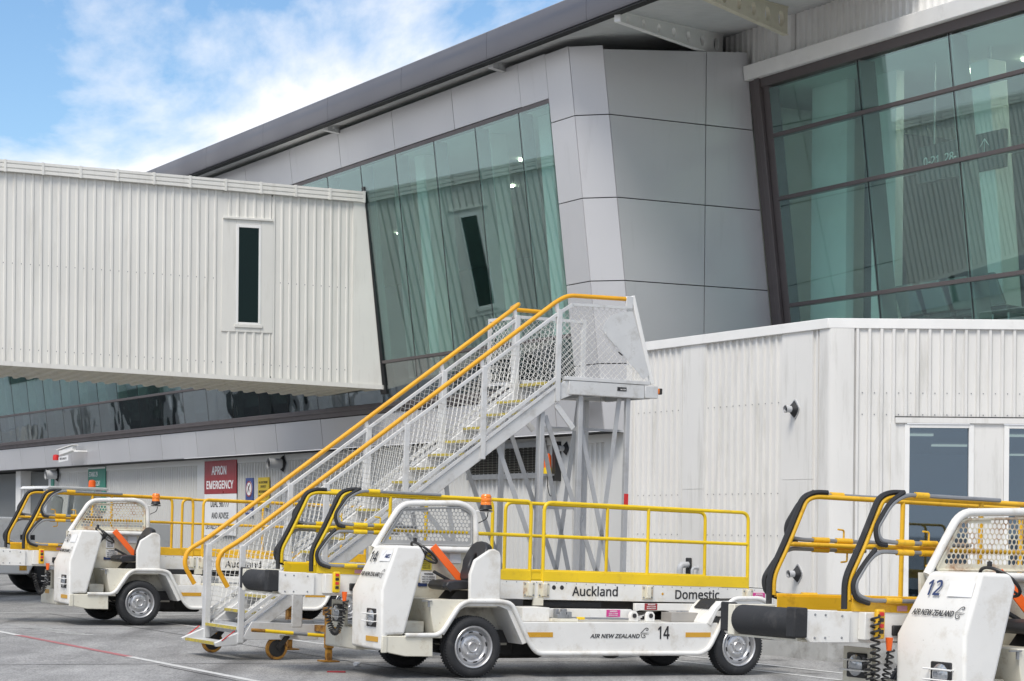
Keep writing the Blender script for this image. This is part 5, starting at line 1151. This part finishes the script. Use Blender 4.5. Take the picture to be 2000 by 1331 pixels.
MB().box(PX1 + .0, PX1 + .06, .0, .06, 3.40, 3.47).build('marker_lamp', 'amber_lens', ST, .01); MB().box(PX1 + .061, PX1 + .10, .0, .06, 3.395, 3.475).build('lamp_shroud', 'underside', ST, .01)
# legs and bracing
def leg(p0, p1, w_=.06, m='stair_leg'): MB().bar(p0, p1, w_, w_, (1, 0, 0) if abs(p1[2] - p0[2]) > abs(p1[0] - p0[0]) else (0, 0, 1)).build('leg', m, ST, .004)
for y in (.03, W_ - .03):
    leg((3.55, y, .4), (3.55, y, zs(3.55))); leg((4.10, y, .4), (4.10, y, 3.33)); leg((4.80, y, .4), (4.80, y, 3.33))
    for p0, p1 in (((2.55, .42), (2.25, zs(2.25))), ((3.9, .42), (2.95, zs(2.95))), ((4.7, .42), (3.62, zs(3.62) - .1)), ((4.78, .45), (4.12, 3.0)), ((4.35, .42), (4.70, 3.32)), ((3.3, .42), (1.9, zs(1.9)))):
        MB().bar((p0[0], y + .035, p0[1]), (p1[0], y + .035, p1[1]), .012, .06, (1, 0, 0)).build('brace', 'stair_leg', ST)
    MB().bar((3.72, y - .05, zs(3.72) - .03), (3.98, y - .05, 2.9), .02, .07, (1, 0, 0)).build('brace_stub', 'stair_alu', ST)
    MB().bar((-.35, y, .35), (5.15, y, .35), .06, .14).build('base_beam', 'stair_leg', ST, .006)
for z in (2.9, 1.9): MB().bar((4.10, .03, z), (4.10, W_ - .03, z), .03, .04).build('cross_brace', 'stair_leg', ST)
MB().bar((4.8, .03, 2.9), (4.1, W_ - .03, 2.95), .03, .03).build('cross_brace', 'stair_leg', ST)
for x in (-.3, 1.0, 2.4, 5.1): MB().bar((x, .0, .35), (x, W_, .35), .07, .12).build('base_cross_beam', 'stair_leg', ST)
box('red_marker', 'red_tape', ST, 4.768, 4.832, -.004, -.001, 1.93, 2.1)
# lifting link near the foot
MB().box(.20, .34, -.06, -.03, .38, 1.0).build('link_plate', 'stair_alu', ST, .02); MB().cyl((.27, -.075, .9), (.27, -.03, .9), .03, 14).build('link_pin', 'tube_grey', ST)
MB().prism([(-.42, .24), (.55, .24), (.55, .42), (-.30, .45)], -.055, -.032).build('foot_gusset', 'stair_alu', ST, .004)
# castors and outriggers
for x, y in ((.03, -.02), (-.25, 1.35)):
    C_ = MB().lathe([(.0, -.022), (.045, -.024), (.1, -.02), (.1, .02), (.045, .024), (0, .022)], (x, y, .135), 'y', 24).build('castor_wheel', 'black', ST)
    MB().lathe([(.101, -.022), (.128, -.024), (.135, -.012), (.135, .012), (.128, .024), (.101, .022)], (x, y, .135), 'y', 28).build('tyre', 'yellow_rust', C_)
    for dy in (-.04, .04): MB().bar((x, y + dy, .135), (x + .13, y + dy, .29), .01, .06, (1, 0, 0)).build('fork', 'black', C_)
    box('castor_plate', 'steel', C_, x + .02, x + .24, y - .06, y + .06, .285, .30)
for x in (4.6,):
    for y in (-.05, W_ + .05): MB().lathe([(.0, -.05), (.16, -.05), (.2, -.03), (.2, .03), (.16, .05), (.0, .05)], (x, y, .198), 'y', 24).build('rear_wheel', 'rubber', ST)
for x, y, h in ((.53, -.41, .62), (1.0, 1.9, .6)):
    MB().box(x - .045, x + .045, y - .045, y + .045, .16, h).build('outrigger_leg', 'yellow_rust', ST, .006); MB().box(x - .032, x + .032, y - .032, y + .032, .012, .3).build('outrigger_ram', 'yellow_rust', ST)
    MB().box(x - .1, x + .1, y - .1, y + .1, .002, .018).build('foot_plate', 'yellow_rust', ST); MB().box(x - .065, x + .065, y - .065, y + .065, h - .08, h + .02).build('outrigger_head', 'yellow_rust', ST, .006)
    MB().bar((x, y, .38), (x, .0 if y < 0 else W_, .38), .07, .07).build('outrigger_arm', 'yellow_rust', ST)
b = MB(); MB().cyl((-.36, -.2, .36), (-.2, -.22, .352), .022, 10).build('tow_hook', 'yellow_rust', ST)
for k in range(5): MB().cyl((-.2 + k * .165, -.22 - k * .03, .352 - k * .012), (-.2 + (k + 1) * .165, -.22 - (k + 1) * .03, .352 - (k + 1) * .012), .0215, 12).build('striped_tube', ('yellow_lemon', 'yellow_lemon', 'tube_grey', 'yellow_lemon', 'yellow_lemon')[k], ST)
# ------------------------------------------------------------------ tow tractor at the far left
TG = empty('tow_tractor', M=frame(-9.9, 44.6, AN), label='large white aircraft tow tractor number 7 behind the far belt loader', cat='tractor')
MB().prism([(-3.0, .42), (.2, .42), (.35, .72), (1.5, .72), (1.75, .42), (3.2, .42), (3.2, 1.52), (-1.2, 1.58), (-1.5, 1.45), (-3.0, 1.38)], .0, 2.2).build('body', 'tug_grey', TG, .03)
MB().prism([(-3.0, .80), (3.2, .9), (3.2, .915), (-3.0, .815)], -.006, -.0).build('trim_line', 'black', TG)
MB().prism([(-2.9, 1.39), (-1.5, 1.46), (-1.3, 1.6), (-2.9, 1.55)], .05, 2.15).build('hood', 'cab_dark', TG, .03)
for k, (x, w_) in enumerate(((-1.5, .3), (.0, .3), (-2.3, .3))): box('side_handle', 'black', TG, x, x + w_, -.004, .0, 1.12, 1.22, bevel=.0)
lettering('7', 'ink', TG, (1.05, -.001, 1.08), (1, 0, 0), UP, .2, .38); box('plate', 'ink', TG, 1.35, 1.8, -.004, .0, 1.32, 1.42)
CX0 = .55
CB = MB().prism([(CX0 - .1, 1.55), (CX0 + 1.3, 1.55), (CX0 + 1.28, 1.58), (CX0 - .08, 1.58)], .1, 2.0).build('cab', 'tug_grey', TG)
for x0, x1 in ((CX0, CX0 + .07), (CX0 + 1.0, CX0 + 1.1)):
    for y0 in (.12, 1.9): MB().prism([(x0, 1.57), (x1, 1.57), (x1 + .05, 2.16), (x0 + .05, 2.16)], y0, y0 + .08).build('cab_pillar', 'pvc', CB)
MB().prism([(CX0 - .02, 2.16), (CX0 + 1.3, 2.16), (CX0 + 1.26, 2.22), (CX0 + .05, 2.22)], .08, 2.02).build('cab_roof', 'tug_grey', CB, .02)
MB().prism([(CX0 + .075, 1.6), (CX0 + .995, 1.6), (CX0 + 1.04, 2.15), (CX0 + .12, 2.15)], .155, .16).build('side_window', 'cab_glass', CB)
MB().prism([(CX0 + .3, 1.5), (CX0 + .6, 1.5), (CX0 + .65, 2.0), (CX0 + .45, 2.05), (CX0 + .3, 1.9)], 1.0, 1.5).build('cab_seat', 'tug_grey', CB, .05)
MB().prism([(CX0 + 1.1, 1.5), (CX0 + 1.2, 1.5), (CX0 + 1.2, 2.1), (CX0 + 1.1, 2.1)], .3, 1.8).build('cab_bulkhead', 'tug_grey', CB, .02)
MB().lathe([(0, .15), (.06, .14), (.075, .1), (.075, 0), (0, 0)], (CX0 + 1.2, .9, 2.235), 'z', 16).build('beacon', 'orange', TG)
for x, y in ((-1.7 + 2.6, -.02), (-2.6, -.02), (.9, 1.85), (-2.6, 1.85)):
    MB().lathe([(.28, .05), (.4, .0), (.52, .02), (.56, .08), (.56, .3), (.52, .36), (.28, .34)], (x, y, .555), 'y', 32).build('wheel', 'rubber', TG, label=None)
b = MB()
for k in range(24):
    an = 2 * math.pi * k / 24; u, v = V((math.cos(an), 0, math.sin(an))), V((-math.sin(an), 0, math.cos(an))); c = V((.9, .02, .555)) + u * .53
    p = [c - v * .03, c + v * .03, c + v * .05 + V((0, .3, 0)), c - v * .01 + V((0, .3, 0))]; b.loft(p, [q_ + u * .045 for q_ in p])
b.build('tyre_lugs', 'rubber', TG, kind='stuff')
for x in (.9, -2.6): MB().lathe([(0, .0), (.2, .01), (.27, .05), (.28, .1)], (x, -.0, .555), 'y', 24).build('hub', 'tug_grey', TG); MB().lathe([(0, .36), (.2, .35), (.28, .28)], (x, 1.85, .555), 'y', 24).build('hub', 'tug_grey', TG)
box('reflector_strip', 'reflector', TG, .0, .15, -.006, -.001, .5, .64)
# ------------------------------------------------------------------ litter on the apron
for i, (x, y, m, lb) in enumerate(((3.15, 22.9, 'white_print', 'crumpled white paper scrap on the apron beside the rear wheel'), (-1.75, 25.3, 'white_print', 'tiny white paper scrap on the apron below the front cowl'), (-1.9, 24.2, 'sign_red', 'thin red strip lying on the apron by the front bumper'))):
    b = MB(); z = gz(x); k = 8
    if m == 'sign_red': b.box(x - .1, x + .1, y - .03, y + .03, z + .002, z + .016)
    else:
        ring = [V((x + .06 * math.cos(2 * math.pi * j / k) * (.7 + .5 * random.random()), y + .06 * math.sin(2 * math.pi * j / k), z + .004 + .02 * random.random())) for j in range(k)]
        b.loft(ring, [p + V((random.uniform(-.02, .02), 0, .018 + .02 * random.random())) for p in ring])
    tag(b.build('litter', m), lb, 'litter')
# ------------------------------------------------------------------ out-of-view pier, added so the lower glass has something to mirror
NP = empty('mirror_pier', label='long pale pier building added out of view for the glass to mirror', cat='building')
PO = V((-58, 62, 0)); PU = V((.30, .954, 0)).normalized(); PN = V((PU.y, -PU.x, 0))
pq = lambda s, n, z: PO + PU * s + PN * n + UP * (z + gz(-58))
def pbox(nm, m, s0, s1, n0, n1, z0, z1): return MB().loft([pq(s0, n0, z0), pq(s1, n0, z0), pq(s1, n1, z0), pq(s0, n1, z0)], [pq(s0, n0, z1), pq(s1, n0, z1), pq(s1, n1, z1), pq(s0, n1, z1)]).build(nm, m, NP)
pbox('wall', 'white_clad', -60, 70, -12, 0, -1, 8); pbox('roof', 'fascia_grey', -61, 71, -13, 1.2, 8, 8.5)
for k in range(32): pbox('window', 'interior_dark', -59 + k * 4, -59 + k * 4 + 3.1, .02, .06, 4.6, 6.9)
x_ = -58.0; rr_ = random.Random(3)
while x_ < 66:
    wd = rr_.uniform(1.0, 3.4); hh = rr_.uniform(2.2, 4.3); dp = rr_.uniform(.05, 2.5)
    pbox('mirror_block', rr_.choice(('interior_dark', 'interior_grey', 'trim_white', 'tube_grey', 'grey_clad', 'interior_dark', 'grey_clad')), x_, x_ + wd, .02, dp, 0, hh); x_ += wd + rr_.uniform(.2, 1.6)  # random light and dark blocks, added to break up the mirrored image
